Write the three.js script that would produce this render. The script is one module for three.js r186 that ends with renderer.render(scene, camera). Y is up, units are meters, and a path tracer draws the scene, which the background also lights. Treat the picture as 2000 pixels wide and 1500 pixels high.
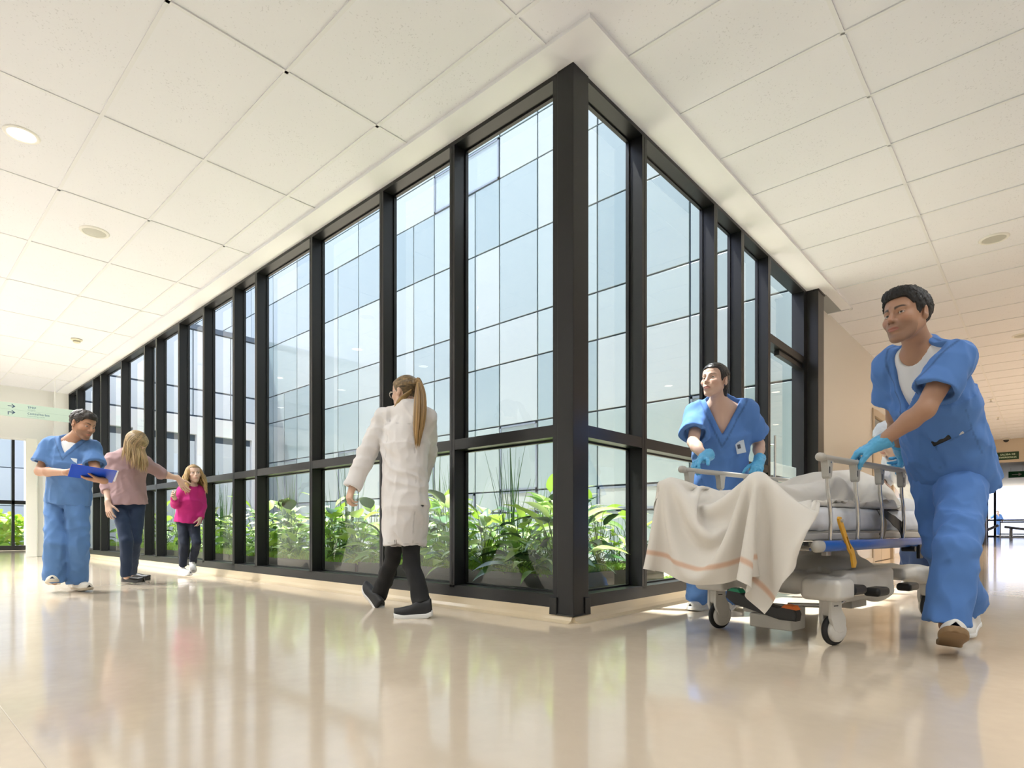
import * as THREE from 'three';
import { RoundedBoxGeometry } from 'three/addons/geometries/RoundedBoxGeometry.js';
import { mergeGeometries, mergeVertices, toCreasedNormals } from 'three/addons/utils/BufferGeometryUtils.js';
import { edgeTable, triTable } from 'three/addons/objects/MarchingCubes.js';
import { ImprovedNoise } from 'three/addons/math/ImprovedNoise.js';

// ---------- camera, sky, sun, exposure
const renderer = new THREE.WebGLRenderer({ antialias: true });
renderer.toneMapping = THREE.LinearToneMapping;
renderer.toneMappingExposure = 0.80;
renderer.shadowMap.enabled = true;
const scene = new THREE.Scene();
const camera = new THREE.PerspectiveCamera(2 * Math.atan(750 / 1151) * 180 / Math.PI, 4 / 3, 0.05, 400);
camera.position.set(-3.004, 0.6, 2.215);
camera.lookAt(-3.004 + 0.7394, 0.6, 2.215 - 0.6730);
camera.setViewOffset(2000, 1500, 0, -281, 2000, 1500);          // upward lens shift, verticals stay upright
scene.add(camera);

const SUN_DIR = new THREE.Vector3(-0.38, 2.3, -0.92).normalize();
{   // bright hazy sky with thin cloud
  const w = 256, hh = 128, d = new Float32Array(w * hh * 4), pn = new ImprovedNoise();
  for (let y = 0; y < hh; y++) for (let x = 0; x < w; x++) {
    const el = (y + 0.5) / hh * Math.PI - Math.PI / 2, az = x / w * Math.PI * 2, up = Math.max(0, Math.sin(el)), cx = Math.cos(az) * Math.cos(el), cz = Math.sin(az) * Math.cos(el);
    let c = 0; for (let o = 1, a = 1; o < 5; o++, a *= 0.5) c += a * pn.noise(cx * 2.2 * 2 ** o, up * 3.0 * 2 ** o, cz * 2.2 * 2 ** o);
    const cl = Math.min(1, Math.max(0, 0.62 + c * 0.9)), b = 0.92 + 0.16 * cl, k = (y * w + x) * 4, t = Math.pow(up, 0.6);
    d[k] = b * (0.97 - 0.24 * t * (1 - 0.8 * cl)); d[k + 1] = b * (1.0 - 0.12 * t * (1 - 0.8 * cl)); d[k + 2] = b * 1.30; d[k + 3] = 1;
  }
  const t = new THREE.DataTexture(d, w, hh, THREE.RGBAFormat, THREE.FloatType); t.mapping = THREE.EquirectangularReflectionMapping; t.magFilter = t.minFilter = THREE.LinearFilter; t.wrapS = THREE.RepeatWrapping; t.needsUpdate = true;
  scene.background = t; scene.environment = t; scene.backgroundIntensity = scene.environmentIntensity = 2.4;
}

const sun = new THREE.DirectionalLight(new THREE.Color(1.0, 0.985, 0.95), 22);
sun.position.copy(SUN_DIR).multiplyScalar(40); sun.target.position.set(2, 0, -5);
sun.position.add(sun.target.position);
sun.castShadow = true; sun.shadow.mapSize.set(2048, 2048); sun.shadow.radius = 4;
Object.assign(sun.shadow.camera, { left: -22, right: 22, top: 22, bottom: -22, near: 1, far: 90 });
scene.add(sun, sun.target);
// ---------- helpers
let seedState = 12345;
const rnd = () => { seedState = (seedState + 0x6d2b79f5) | 0; let t = Math.imul(seedState ^ (seedState >>> 15), 1 | seedState); t = (t + Math.imul(t ^ (t >>> 7), 61 | t)) ^ t; return ((t ^ (t >>> 14)) >>> 0) / 4294967296; };
const rr = (a, b) => a + (b - a) * rnd();
const perlin = new ImprovedNoise();
const nz = (x, y, z) => perlin.noise(x, y, z);
const V = (x, y, z) => new THREE.Vector3(x, y, z);
const A3 = (a) => (a.isVector3 ? a.clone() : new THREE.Vector3(a[0], a[1], a[2]));
const lerp = (a, b, t) => a + (b - a) * t;
const clamp = (x, a, b) => Math.min(b, Math.max(a, x));
const sstep = (a, b, x) => { const t = clamp((x - a) / (b - a), 0, 1); return t * t * (3 - 2 * t); };
const used = new Map();
function numbered(name) { const n = used.get(name) ?? 0; used.set(name, n + 1); return n ? name + '_' + String(n).padStart(3, '0') : name; }
const partCount = new WeakMap();
function partName(parent, name) { let m = partCount.get(parent); if (!m) partCount.set(parent, m = new Map()); const n = m.get(name) ?? 0; m.set(name, n + 1); return n ? name + '_' + String(n).padStart(3, '0') : name; }
function shadow(o) { o.castShadow = true; o.receiveShadow = true; return o; }
function tag(o, label, category, group) { o.userData.label = label; o.userData.category = category; if (group) o.userData.group = group; return o; }
function thing(name, label, category, pos = [0, 0, 0], turn = 0, group) {
  const o = new THREE.Group(); o.name = numbered(name); o.position.set(...pos); o.rotation.y = turn; scene.add(o);
  return tag(o, label, category, group);
}
function structure(name, geo, m) {
  const o = geo ? shadow(new THREE.Mesh(geo, m)) : new THREE.Group(); o.name = name; o.userData.kind = 'structure'; scene.add(o); return o;
}
function part(name, geo, m, parent, label) {
  const o = shadow(new THREE.Mesh(geo, m)); o.name = partName(parent, name); parent.add(o); if (label) o.userData.label = label; return o;
}
function solo(name, geo, m, label, category, group) { const o = shadow(new THREE.Mesh(geo, m)); o.name = numbered(name); scene.add(o); return tag(o, label, category, group); }
function stuff(name, geo, m, label, category) { const o = shadow(new THREE.Mesh(geo, m)); o.name = numbered(name); o.userData.kind = 'stuff'; scene.add(o); tag(o, label, category); return o; }
// geometry
function box(x0, x1, y0, y1, z0, z1) { const g = new THREE.BoxGeometry(Math.abs(x1 - x0), Math.abs(y1 - y0), Math.abs(z1 - z0)); g.translate((x0 + x1) / 2, (y0 + y1) / 2, (z0 + z1) / 2); return g; }
function rbox(w, h, d, r = 0.01, s = 3, x = 0, y = 0, z = 0) { const g = new RoundedBoxGeometry(w, h, d, s, Math.min(r, w / 2.01, h / 2.01, d / 2.01)); g.translate(x, y, z); return g; }
function boxUV(g, s = 1) {   // uv in metres from the dominant axis of each face normal
  const p = g.attributes.position, n = g.attributes.normal, uv = new Float32Array(p.count * 2);
  for (let i = 0; i < p.count; i++) {
    const ax = Math.abs(n.getX(i)), ay = Math.abs(n.getY(i)), az = Math.abs(n.getZ(i));
    const x = p.getX(i), y = p.getY(i), z = p.getZ(i);
    if (ay >= ax && ay >= az) { uv[2 * i] = x * s; uv[2 * i + 1] = z * s; } else if (ax >= az) { uv[2 * i] = z * s; uv[2 * i + 1] = y * s; } else { uv[2 * i] = x * s; uv[2 * i + 1] = y * s; }
  }
  g.setAttribute('uv', new THREE.BufferAttribute(uv, 2)); return g;
}
const clean = (g) => { const o = g.index ? g.toNonIndexed() : g; for (const k of Object.keys(o.attributes)) if (!['position', 'normal', 'uv'].includes(k)) o.deleteAttribute(k); if (!o.attributes.uv) o.setAttribute('uv', new THREE.BufferAttribute(new Float32Array(o.attributes.position.count * 2), 2)); return o; };
const merge = (list) => mergeGeometries(list.map(clean));
function tube(pts, r, seg = 24, rad = 10, closed = false, tension = 0.5) { return new THREE.TubeGeometry(new THREE.CatmullRomCurve3(pts.map(A3), closed, 'catmullrom', tension), seg, r, rad, closed); }
function rod(a, b, r, r2 = r, seg = 14) {
  a = A3(a); b = A3(b); const d = b.clone().sub(a), g = new THREE.CylinderGeometry(r2, r, d.length(), seg);
  g.applyQuaternion(new THREE.Quaternion().setFromUnitVectors(V(0, 1, 0), d.clone().normalize())); g.translate((a.x + b.x) / 2, (a.y + b.y) / 2, (a.z + b.z) / 2); return g;
}
function extrude(pts, depth, bevel = 0, seg = 2) {
  const s = new THREE.Shape(pts.map((p) => new THREE.Vector2(p[0], p[1])));
  return new THREE.ExtrudeGeometry(s, { depth, bevelEnabled: bevel > 0, bevelSize: bevel, bevelThickness: bevel, bevelSegments: seg, curveSegments: 8 });
}
function basisMatrix(x, y, z, o) { return new THREE.Matrix4().makeBasis(A3(x), A3(y), A3(z)).setPosition(A3(o)); }
// materials and computed textures
const lin = (r, g, b) => new THREE.Color().setRGB(r, g, b);
function mat(color, rough = 0.6, extra = {}) { return new THREE.MeshPhysicalMaterial({ color: color.isColor ? color : new THREE.Color(color), roughness: rough, ...extra }); }
function dataTex(n, f, srgb, repeat = 1, m = n) {
  const d = new Uint8Array(n * m * 4);
  for (let j = 0; j < m; j++) for (let i = 0; i < n; i++) { const c = f(i / n, j / m, i, j), k = (j * n + i) * 4; d[k] = clamp(c[0], 0, 255); d[k + 1] = clamp(c[1], 0, 255); d[k + 2] = clamp(c[2], 0, 255); d[k + 3] = 255; }
  const t = new THREE.DataTexture(d, n, m); t.wrapS = t.wrapT = THREE.RepeatWrapping; t.magFilter = THREE.LinearFilter; t.minFilter = THREE.LinearFilter;
  t.repeat.set(repeat, repeat); if (srgb) t.colorSpace = THREE.SRGBColorSpace; t.needsUpdate = true; return t;
}
const tn = (u, v, f, o = 0) => {   // tileable noise
  const a = u * f, b = v * f, x = (p, q) => nz(p + o, q + o * 1.7, 0.37 + o);
  return x(a, b) * (1 - u) * (1 - v) + x(a - f, b) * u * (1 - v) + x(a, b - f) * (1 - u) * v + x(a - f, b - f) * u * v;
};
// ---------- the room
const CEIL = 3.542;
const M = {};
{
  const floorTex = dataTex(512, (u, v) => { const n = tn(u, v, 4, 1) * 5 + tn(u, v, 13, 5) * 5 + tn(u, v, 60, 9) * 4; return [212 + n, 196 + n, 175 + n * 0.9]; }, true, 0.4);
  const floorRough = dataTex(512, (u, v) => { const n = 44 + tn(u, v, 6, 3) * 16 + tn(u, v, 23, 8) * 9; return [n, n, n]; }, false, 0.3);
  const floorBump = dataTex(512, (u, v) => { const n = 128 + tn(u, v, 5, 4) * 90 + tn(u, v, 17, 6) * 20; return [n, n, n]; }, false, 0.5);
  M.floor = mat(0xffffff, 0.6, { map: floorTex, roughnessMap: floorRough, bumpMap: floorBump, bumpScale: 0.0005, clearcoat: 0.0, ior: 1.9 });
  const speck = dataTex(512, (u, v) => { const s = tn(u, v, 90, 2); const d = s > 0.42 ? 16 : 0; const n = 0; return [234 - d, 235 - d, 241 - d]; }, true, 1.0);
  M.tile = mat(0xffffff, 0.92, { map: speck });
  M.grid = mat(0xe6e7ea, 0.55);
  M.plaster = mat(0xecedf0, 0.8);
  M.wallWhite = mat(lin(0.74, 0.71, 0.66), 0.22, { clearcoat: 0.15, clearcoatRoughness: 0.2 });
  M.wallMatte = mat(lin(0.8, 0.8, 0.77), 0.7);
  M.metalDark = mat(lin(0.014, 0.014, 0.0155), 0.36, { metalness: 0.25 });
  M.metalSide = M.metalDark;
  M.boot = mat(lin(0.008, 0.008, 0.009), 0.4);
  M.curb = mat(lin(0.70, 0.58, 0.40), 0.25);
  M.glass = mat(0xffffff, 0.0, { transmission: 1, thickness: 0, ior: 1.5, color: lin(0.93, 0.97, 0.955) });
  M.film = mat(lin(0.8, 0.85, 0.86), 0.6, { transmission: 0.5, thickness: 0 });
  M.steel = mat(lin(0.62, 0.61, 0.59), 0.26, { metalness: 1 });
  M.chrome = mat(lin(0.75, 0.75, 0.76), 0.12, { metalness: 1 });
  M.greyRecess = mat(lin(0.33, 0.35, 0.36), 0.7);
}
// floor
{
  const g = boxUV(box(-8, 60, -0.12, 0, -22, 9));
  const fl = structure('floor', g, M.floor); part('floor_seam', box(-2.6985, -2.6955, 0, 0.0006, -9, 3), mat(lin(0.50, 0.42, 0.33), 0.4), fl);
}
// ceiling: grid of separate tiles hung in a T-bar grid
const X0 = 0.216, PX = 0.694, Z0 = -0.055, PZ = 1.365;
{
  const ceil = structure('ceiling', merge([box(-5.2, 0.12, CEIL + 0.05, CEIL + 0.3, -19, 6), box(0.12, 60, CEIL + 0.05, CEIL + 0.3, -0.14, 6)]), M.plaster);
  const tileGeo = new Map(); const pos = [];
  function tile(x0, x1, z0, z1) {
    const w = x1 - x0 - 0.018, d = z1 - z0 - 0.018; if (w < 0.04 || d < 0.04) return;
    const key = w.toFixed(3) + ',' + d.toFixed(3);
    let g = tileGeo.get(key); if (!g) { g = boxUV(new THREE.BoxGeometry(w, 0.018, d)); tileGeo.set(key, g); }
    const t = part('ceiling_tile', g, M.tile, ceil); t.position.set((x0 + x1) / 2 + 0, CEIL + 0.012 + rr(-0.001, 0.002), (z0 + z1) / 2);
  }
  const bars = [];
  // left corridor bay: x from -4.65 to -0.205, z from -18.6 to 1.31+
  for (let k = -14; k <= 3; k++) for (let i = -7; i <= -1; i++) {
    const x0 = X0 + PX * i, x1 = x0 + PX, z0 = Z0 + PZ * k, z1 = z0 + PZ;
    if (z0 >= Z0 - 0.01) { if (k === 0 && i === -1) part('ceiling_tile', boxUV(merge([box(x0 + 0.012, -0.2, CEIL + 0.003, CEIL + 0.021, z0 + 0.012, z1 - 0.012), box(-0.2, x1 - 0.012, CEIL + 0.003, CEIL + 0.021, 0.25, z1 - 0.012)])), M.tile, ceil); else tile(x0, x1, z0, z1); continue; }
    tile(x0, Math.min(x1, -0.205), z0, z1);
  }
  // right corridor bay: z from 0.267
  for (let i = 0; i <= 31; i++) for (let k = 0; k <= 2; k++) {
    const x0 = X0 + PX * i, x1 = x0 + PX, z0 = Z0 + PZ * k, z1 = z0 + PZ;
    if (x1 > 22.5) continue;
    if (k === 0) { if (x0 > 5.7) tile(x0, x1, -0.04, z1); else tile(x0, x1, 0.267, z1); } else tile(x0, x1, z0, z1);
  }
  // the first cell around the corner keeps clear of the plaster edge
  const tb = (x0, x1, z0, z1) => part('grid_bar', box(x0, x1, CEIL - 0.004, CEIL + 0.03, z0, z1), M.grid, ceil);
  for (let i = -6; i <= 0; i++) { const x = X0 + PX * i; if (x < -0.2) tb(x - 0.012, x + 0.012, -18.9, 5.4); }
  for (let k = -13; k <= 3; k++) { const z = Z0 + PZ * k; tb(-4.64, z < 0 ? -0.2 : 0.21, z - 0.012, z + 0.012); }
  for (let i = 0; i <= 32; i++) { const x = X0 + PX * i; tb(x - 0.012, x + 0.012, x > 5.7 ? -0.04 : 0.26, 4.03); }
  for (const k of [1, 2, 3]) { const z = Z0 + PZ * k; tb(0.2, 22.5, z - 0.012, z + 0.012); }
  // tiles of the corner field left of x = 0.216 and z between the trim and 1.31 are part of the grid above
}
// plaster margin round the glazed corner
{
  const t1 = structure('trim_1', merge([
    box(-0.205, 0.10, CEIL - 0.012, CEIL + 0.05, -13.9, 0.267), box(0.10, 5.88, CEIL - 0.0121, CEIL + 0.0501, 0.0, 0.2671),
    box(-0.215, -0.185, CEIL - 0.022, CEIL + 0.02, -13.9, 0.247), box(-0.215, 5.88, CEIL - 0.022, CEIL + 0.02, 0.247, 0.277), box(5.86, 5.9, CEIL - 0.022, CEIL + 0.02, -0.04, 0.277),
  ]), M.plaster);
  structure('trim_2', box(5.12, 5.86, CEIL - 0.0135, CEIL - 0.0125, -0.05, 0.15), M.greyRecess);
}
// glazed walls
const GD = 0.12;
const SILL0 = 0.084, SILL1 = 0.168, TR0 = 1.19, TR1 = 1.268, HEAD = 3.50;
const leftZ = [-0.16, -1.135, -2.045, -3.241, -4.467, -5.077, -6.014, -6.925, -7.885, -8.45, -9.71, -11.03, -11.6, -12.87, -13.61];
const rightX = [0.165, 0.891, 2.157, 2.788, 3.534];
{
  const w = structure('window_1');   // glazing along the left corridor
  const zEnd = leftZ[leftZ.length - 1];
  part('bottom_rail', boxUV(box(0, 0.14, SILL0, SILL1, zEnd - 0.03, -0.12)), M.metalDark, w);
  part('head_rail', boxUV(box(0, 0.14, HEAD, CEIL + 0.05, zEnd - 0.03, -0.12)), M.metalDark, w);
  for (let i = 0; i < leftZ.length; i++) {
    const z = leftZ[i];
    if (i) { part('mullion', merge([box(0, 0.14, SILL1 - 0.02, HEAD, z - 0.0275, z - 0.003), box(0, 0.14, SILL1 - 0.02, HEAD, z + 0.003, z + 0.0275), box(0.006, 0.135, SILL1 - 0.02, HEAD, z - 0.004, z + 0.004)]), M.metalDark, w); }
    if (i + 1 < leftZ.length) {
      const z1 = z - (i ? 0.0275 : 0), z0 = leftZ[i + 1] + 0.0275;
      part('transom', box(0.002, 0.14, TR0, TR1, z0, z1), M.metalDark, w);
      const b = 0.012;
      for (const [y0, y1, n] of [[SILL1, TR0, 'lower_pane'], [TR1, HEAD, 'upper_pane']]) {
        part('glazing_bead', merge([box(GD - 0.014, GD + 0.014, y0, y0 + b, z0, z1), box(GD - 0.014, GD + 0.014, y1 - b, y1, z0, z1), box(GD - 0.014, GD + 0.014, y0, y1, z0, z0 + b), box(GD - 0.014, GD + 0.014, y0, y1, z1 - b, z1)]), M.metalDark, w);
        const g = new THREE.PlaneGeometry(z1 - z0, y1 - y0); g.rotateY(-Math.PI / 2); g.translate(GD, (y0 + y1) / 2, (z0 + z1) / 2); part(n, g, M.glass, w);
      }
    }
  }
  const w2 = structure('window_2');   // glazing along the right corridor
  part('bottom_rail', box(0.165, 3.5, SILL0, SILL1, -0.14, 0), M.metalDark, w2);
  part('head_rail', box(0.165, 4.86, HEAD, CEIL + 0.05, -0.14, 0), M.metalDark, w2);
  for (let i = 0; i < rightX.length; i++) {
    const x = rightX[i];
    if (i) part('mullion', merge([box(x - 0.0345, x - 0.003, SILL1 - 0.02, HEAD, -0.14, 0), box(x + 0.003, x + 0.0345, SILL1 - 0.02, HEAD, -0.14, 0), box(x - 0.004, x + 0.004, SILL1 - 0.02, HEAD, -0.135, -0.006)]), M.metalDark, w2);
    if (i + 1 < rightX.length) {
      const x0 = x + (i ? 0.0345 : 0), x1 = rightX[i + 1] - 0.0345, b = 0.012;
      part('transom', box(x0, x1, TR0, TR1, -0.14, -0.002), M.metalDark, w2);
      for (const [y0, y1, n] of [[SILL1, TR0, 'lower_pane'], [TR1, HEAD, 'upper_pane']]) {
        part('glazing_bead', merge([box(x0, x1, y0, y0 + b, -GD - 0.014, -GD + 0.014), box(x0, x1, y1 - b, y1, -GD - 0.014, -GD + 0.014), box(x0, x0 + b, y0, y1, -GD - 0.014, -GD + 0.014), box(x1 - b, x1, y0, y1, -GD - 0.014, -GD + 0.014)]), M.metalDark, w2);
        const g = new THREE.PlaneGeometry(x1 - x0, y1 - y0); g.translate((x0 + x1) / 2, (y0 + y1) / 2, -GD); part(n, g, M.glass, w2);
      }
    }
  }
  // glass door bay
  const d = structure('door_1'); const x0 = 3.57, x1 = 4.86;
  part('door_head', rbox(x1 - x0, 0.09, 0.14, 0.004, 2, (x0 + x1) / 2, 2.655, -0.07), M.metalDark, d);
  part('door_closer', rbox(0.9, 0.06, 0.06, 0.006, 2, x1 - 0.5, 2.575, -0.05), M.metalDark, d);
  part('frame_post', box(x1 - 0.12, x1, 0, HEAD, -0.14, 0), M.metalDark, d);
  const gt = new THREE.PlaneGeometry(x1 - x0 - 0.12, HEAD - 2.70); gt.translate((x0 + x1 - 0.12) / 2, (HEAD + 2.70) / 2, -GD); part('top_light', gt, M.glass, d);
  const gl = new THREE.PlaneGeometry(x1 - x0 - 0.15, 2.58); gl.translate((x0 + x1 - 0.13) / 2, 1.31, -0.08); part('glass_leaf', gl, M.glass, d);
  part('film_band', box(x0 + 0.01, x1 - 0.14, 1.2, 1.34, -0.086, -0.082), M.film, d);
  const h = part('door_handle', merge([rod([3.702, 0.75, 0], [3.702, 1.61, 0], 0.013), rod([3.702, 1.51, 0], [3.702, 1.51, -0.075], 0.009), rod([3.702, 0.85, 0], [3.702, 0.85, -0.075], 0.009)]), M.chrome, d, 'long polished steel pull handle');
  part('door_rail', box(x0 + 0.01, x1 - 0.14, 0.005, 0.06, -0.095, -0.065), M.metalDark, d);
  // corner post with protective boots
  const c = structure('trim_3');
  part('corner_post', merge([rbox(0.168, HEAD + 0.03 - 0.035, 0.128, 0.004, 2, 0.076, (HEAD + 0.065) / 2, -0.056), box(0.15, 0.156, 0.1, HEAD, -0.02, 0.003), box(-0.003, 0.02, 0.1, HEAD, -0.155, -0.12)]), M.metalDark, c);
  part('corner_post_strip', merge([box(0.158, 0.166, 0.12, HEAD, -0.05, 0.001), box(-0.001, 0.03, 0.12, HEAD, -0.16, -0.135)]), M.metalDark, c);
  const boot = (a) => extrude([[0, 0], [0.055, 0], [0.05, 0.105], [0.0, 0.105]], 0.02, 0.003);
  const b1 = boot(); b1.translate(0.115, 0.045, -0.006); part('corner_boot', b1, M.boot, c);
  const b2 = boot(); b2.rotateY(Math.PI / 2); b2.translate(-0.016, 0.045, -0.12); part('corner_boot', b2, M.boot, c);
  part('corner_foot', box(-0.016, 0.172, 0.04, 0.05, -0.13, 0.016), M.boot, c);
  // square column past the glass door
  const col = structure('trim_4'); part('column', rbox(0.25, CEIL + 0.03, 0.30, 0.006, 2, 4.985, (CEIL + 0.03) / 2, -0.02), mat(lin(0.035, 0.034, 0.034), 0.3, { metalness: 0.4 }), col);
  part('column_collar', box(4.85, 5.13, CEIL - 0.03, CEIL - 0.012, -0.1, 0.14), M.metalDark, col);
}
// coved vinyl kerb under the glazing: swept profile
{
  const prof = [[0, SILL0], [-0.004, 0.06], [-0.010, 0.035], [-0.022, 0.014], [-0.04, 0.004], [-0.06, 0.0005], [0.1, 0.0005], [0.1, SILL0]];
  const sweep = (fn, len) => { const s = new THREE.Shape(prof.map((p) => new THREE.Vector2(p[0], p[1]))); const g = new THREE.ExtrudeGeometry(s, { depth: len, bevelEnabled: false }); return fn(g); };
  structure('baseboard_left', sweep((g) => g.translate(0, 0, -13.64), 13.64), M.curb);
  structure('baseboard_right', sweep((g) => { g.rotateY(Math.PI / 2); g.scale(1, 1, 1); g.translate(0, 0, 0); return g; }, 3.5), M.curb);
}
// walls: right corridor wall past the column, with door
{
  const wr = structure('wall_right', merge([boxUV(box(5.1, 8.62, 0, CEIL + 0.05, -0.2, -0.02)), boxUV(box(8.62, 10.5, 2.62, CEIL + 0.05, -0.2, -0.02)), boxUV(box(10.5, 22.6, 0, CEIL + 0.05, -0.2, -0.02))]), M.wallWhite);
  const d2 = structure('door_2'); const frameM = mat(lin(0.55, 0.45, 0.33), 0.4), leafM = mat(lin(0.62, 0.5, 0.36), 0.45);
  part('door_frame', merge([box(8.62, 8.74, 0, 2.66, -0.2, 0.0), box(10.38, 10.5, 0, 2.66, -0.2, 0.0), box(8.74, 10.38, 2.54, 2.66, -0.2, 0.0)]), frameM, d2);
  part('door_leaf', rbox(0.8, 2.5, 0.045, 0.004, 2, 9.15, 1.26, -0.07), leafM, d2); part('door_leaf', rbox(0.8, 2.5, 0.045, 0.004, 2, 9.97, 1.26, -0.07), leafM, d2);
  part('transom_grille', box(8.76, 10.36, 2.3, 2.52, -0.05, -0.04), M.greyRecess, d2);
  structure('baseboard_1', merge([box(5.12, 8.6, 0, 0.09, -0.02, 0.0), box(10.5, 22.5, 0, 0.09, -0.02, 0.0)]), M.curb);
  // header at the end of the low ceiling, then a brighter hall
  structure('wall_far', merge([box(22.5, 22.7, 2.78, CEIL + 0.1, -0.2, 5.2), box(22.5, 22.7, 0, 2.78, 3.0, 5.2)]), mat(lin(0.72, 0.62, 0.5), 0.7));
  // wall opposite, behind the camera: sits out of view
  structure('wall_back', merge([box(-5.2, 22.7, 0, CEIL + 0.05, 5.2, 5.4)]), M.wallMatte);
}
// left corridor: opposite wall, header, end glazing
{
  structure('wall_left', merge([box(-4.9, -4.7, 0, CEIL + 0.05, -19, 5.4)]), M.wallMatte);
  structure('wall_end', merge([box(-4.7, -0.25, 2.46, CEIL + 0.05, -13.95, -13.75), box(-0.25, 0.0, 0, CEIL + 0.05, -13.95, -13.66), box(0, 0.14, 0, CEIL + 0.05, -19, -13.62)]), M.wallMatte);
}
// brighter hall past the header at the end of the right corridor
{
  const hallM = mat(lin(0.86, 0.86, 0.85), 0.5);
  structure('wall_hall', merge([box(22.7, 47, 0, 3.4, -3.2, -3.0), box(22.5, 22.7, 0, 3.6, -3.2, -0.2), box(22.7, 47, 0, 3.4, 5.2, 5.4), box(22.7, 47, 3.3, 3.6, -3.2, 5.4)]), hallM);
  const w4 = structure('window_4');
  part('bottom_rail', box(46.6, 46.8, 0, 0.1, -3, 5.2), M.metalDark, w4);
  part('transom', box(46.6, 46.75, 1.05, 1.15, -3, 5.2), M.metalDark, w4);
  for (const z of [-2.9, -0.75, 1.4, 3.4]) part('mullion', box(46.6, 46.75, 0, 3.3, z - 0.05, z + 0.05), M.metalDark, w4);
  for (const [z0, z1] of [[-2.85, -0.8], [-0.7, 1.35], [1.45, 3.35]]) { const g = new THREE.PlaneGeometry(z1 - z0, 3.2); g.rotateY(-Math.PI / 2); g.translate(46.7, 1.7, (z0 + z1) / 2); part('pane', g, M.glass, w4); }
}
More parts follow.
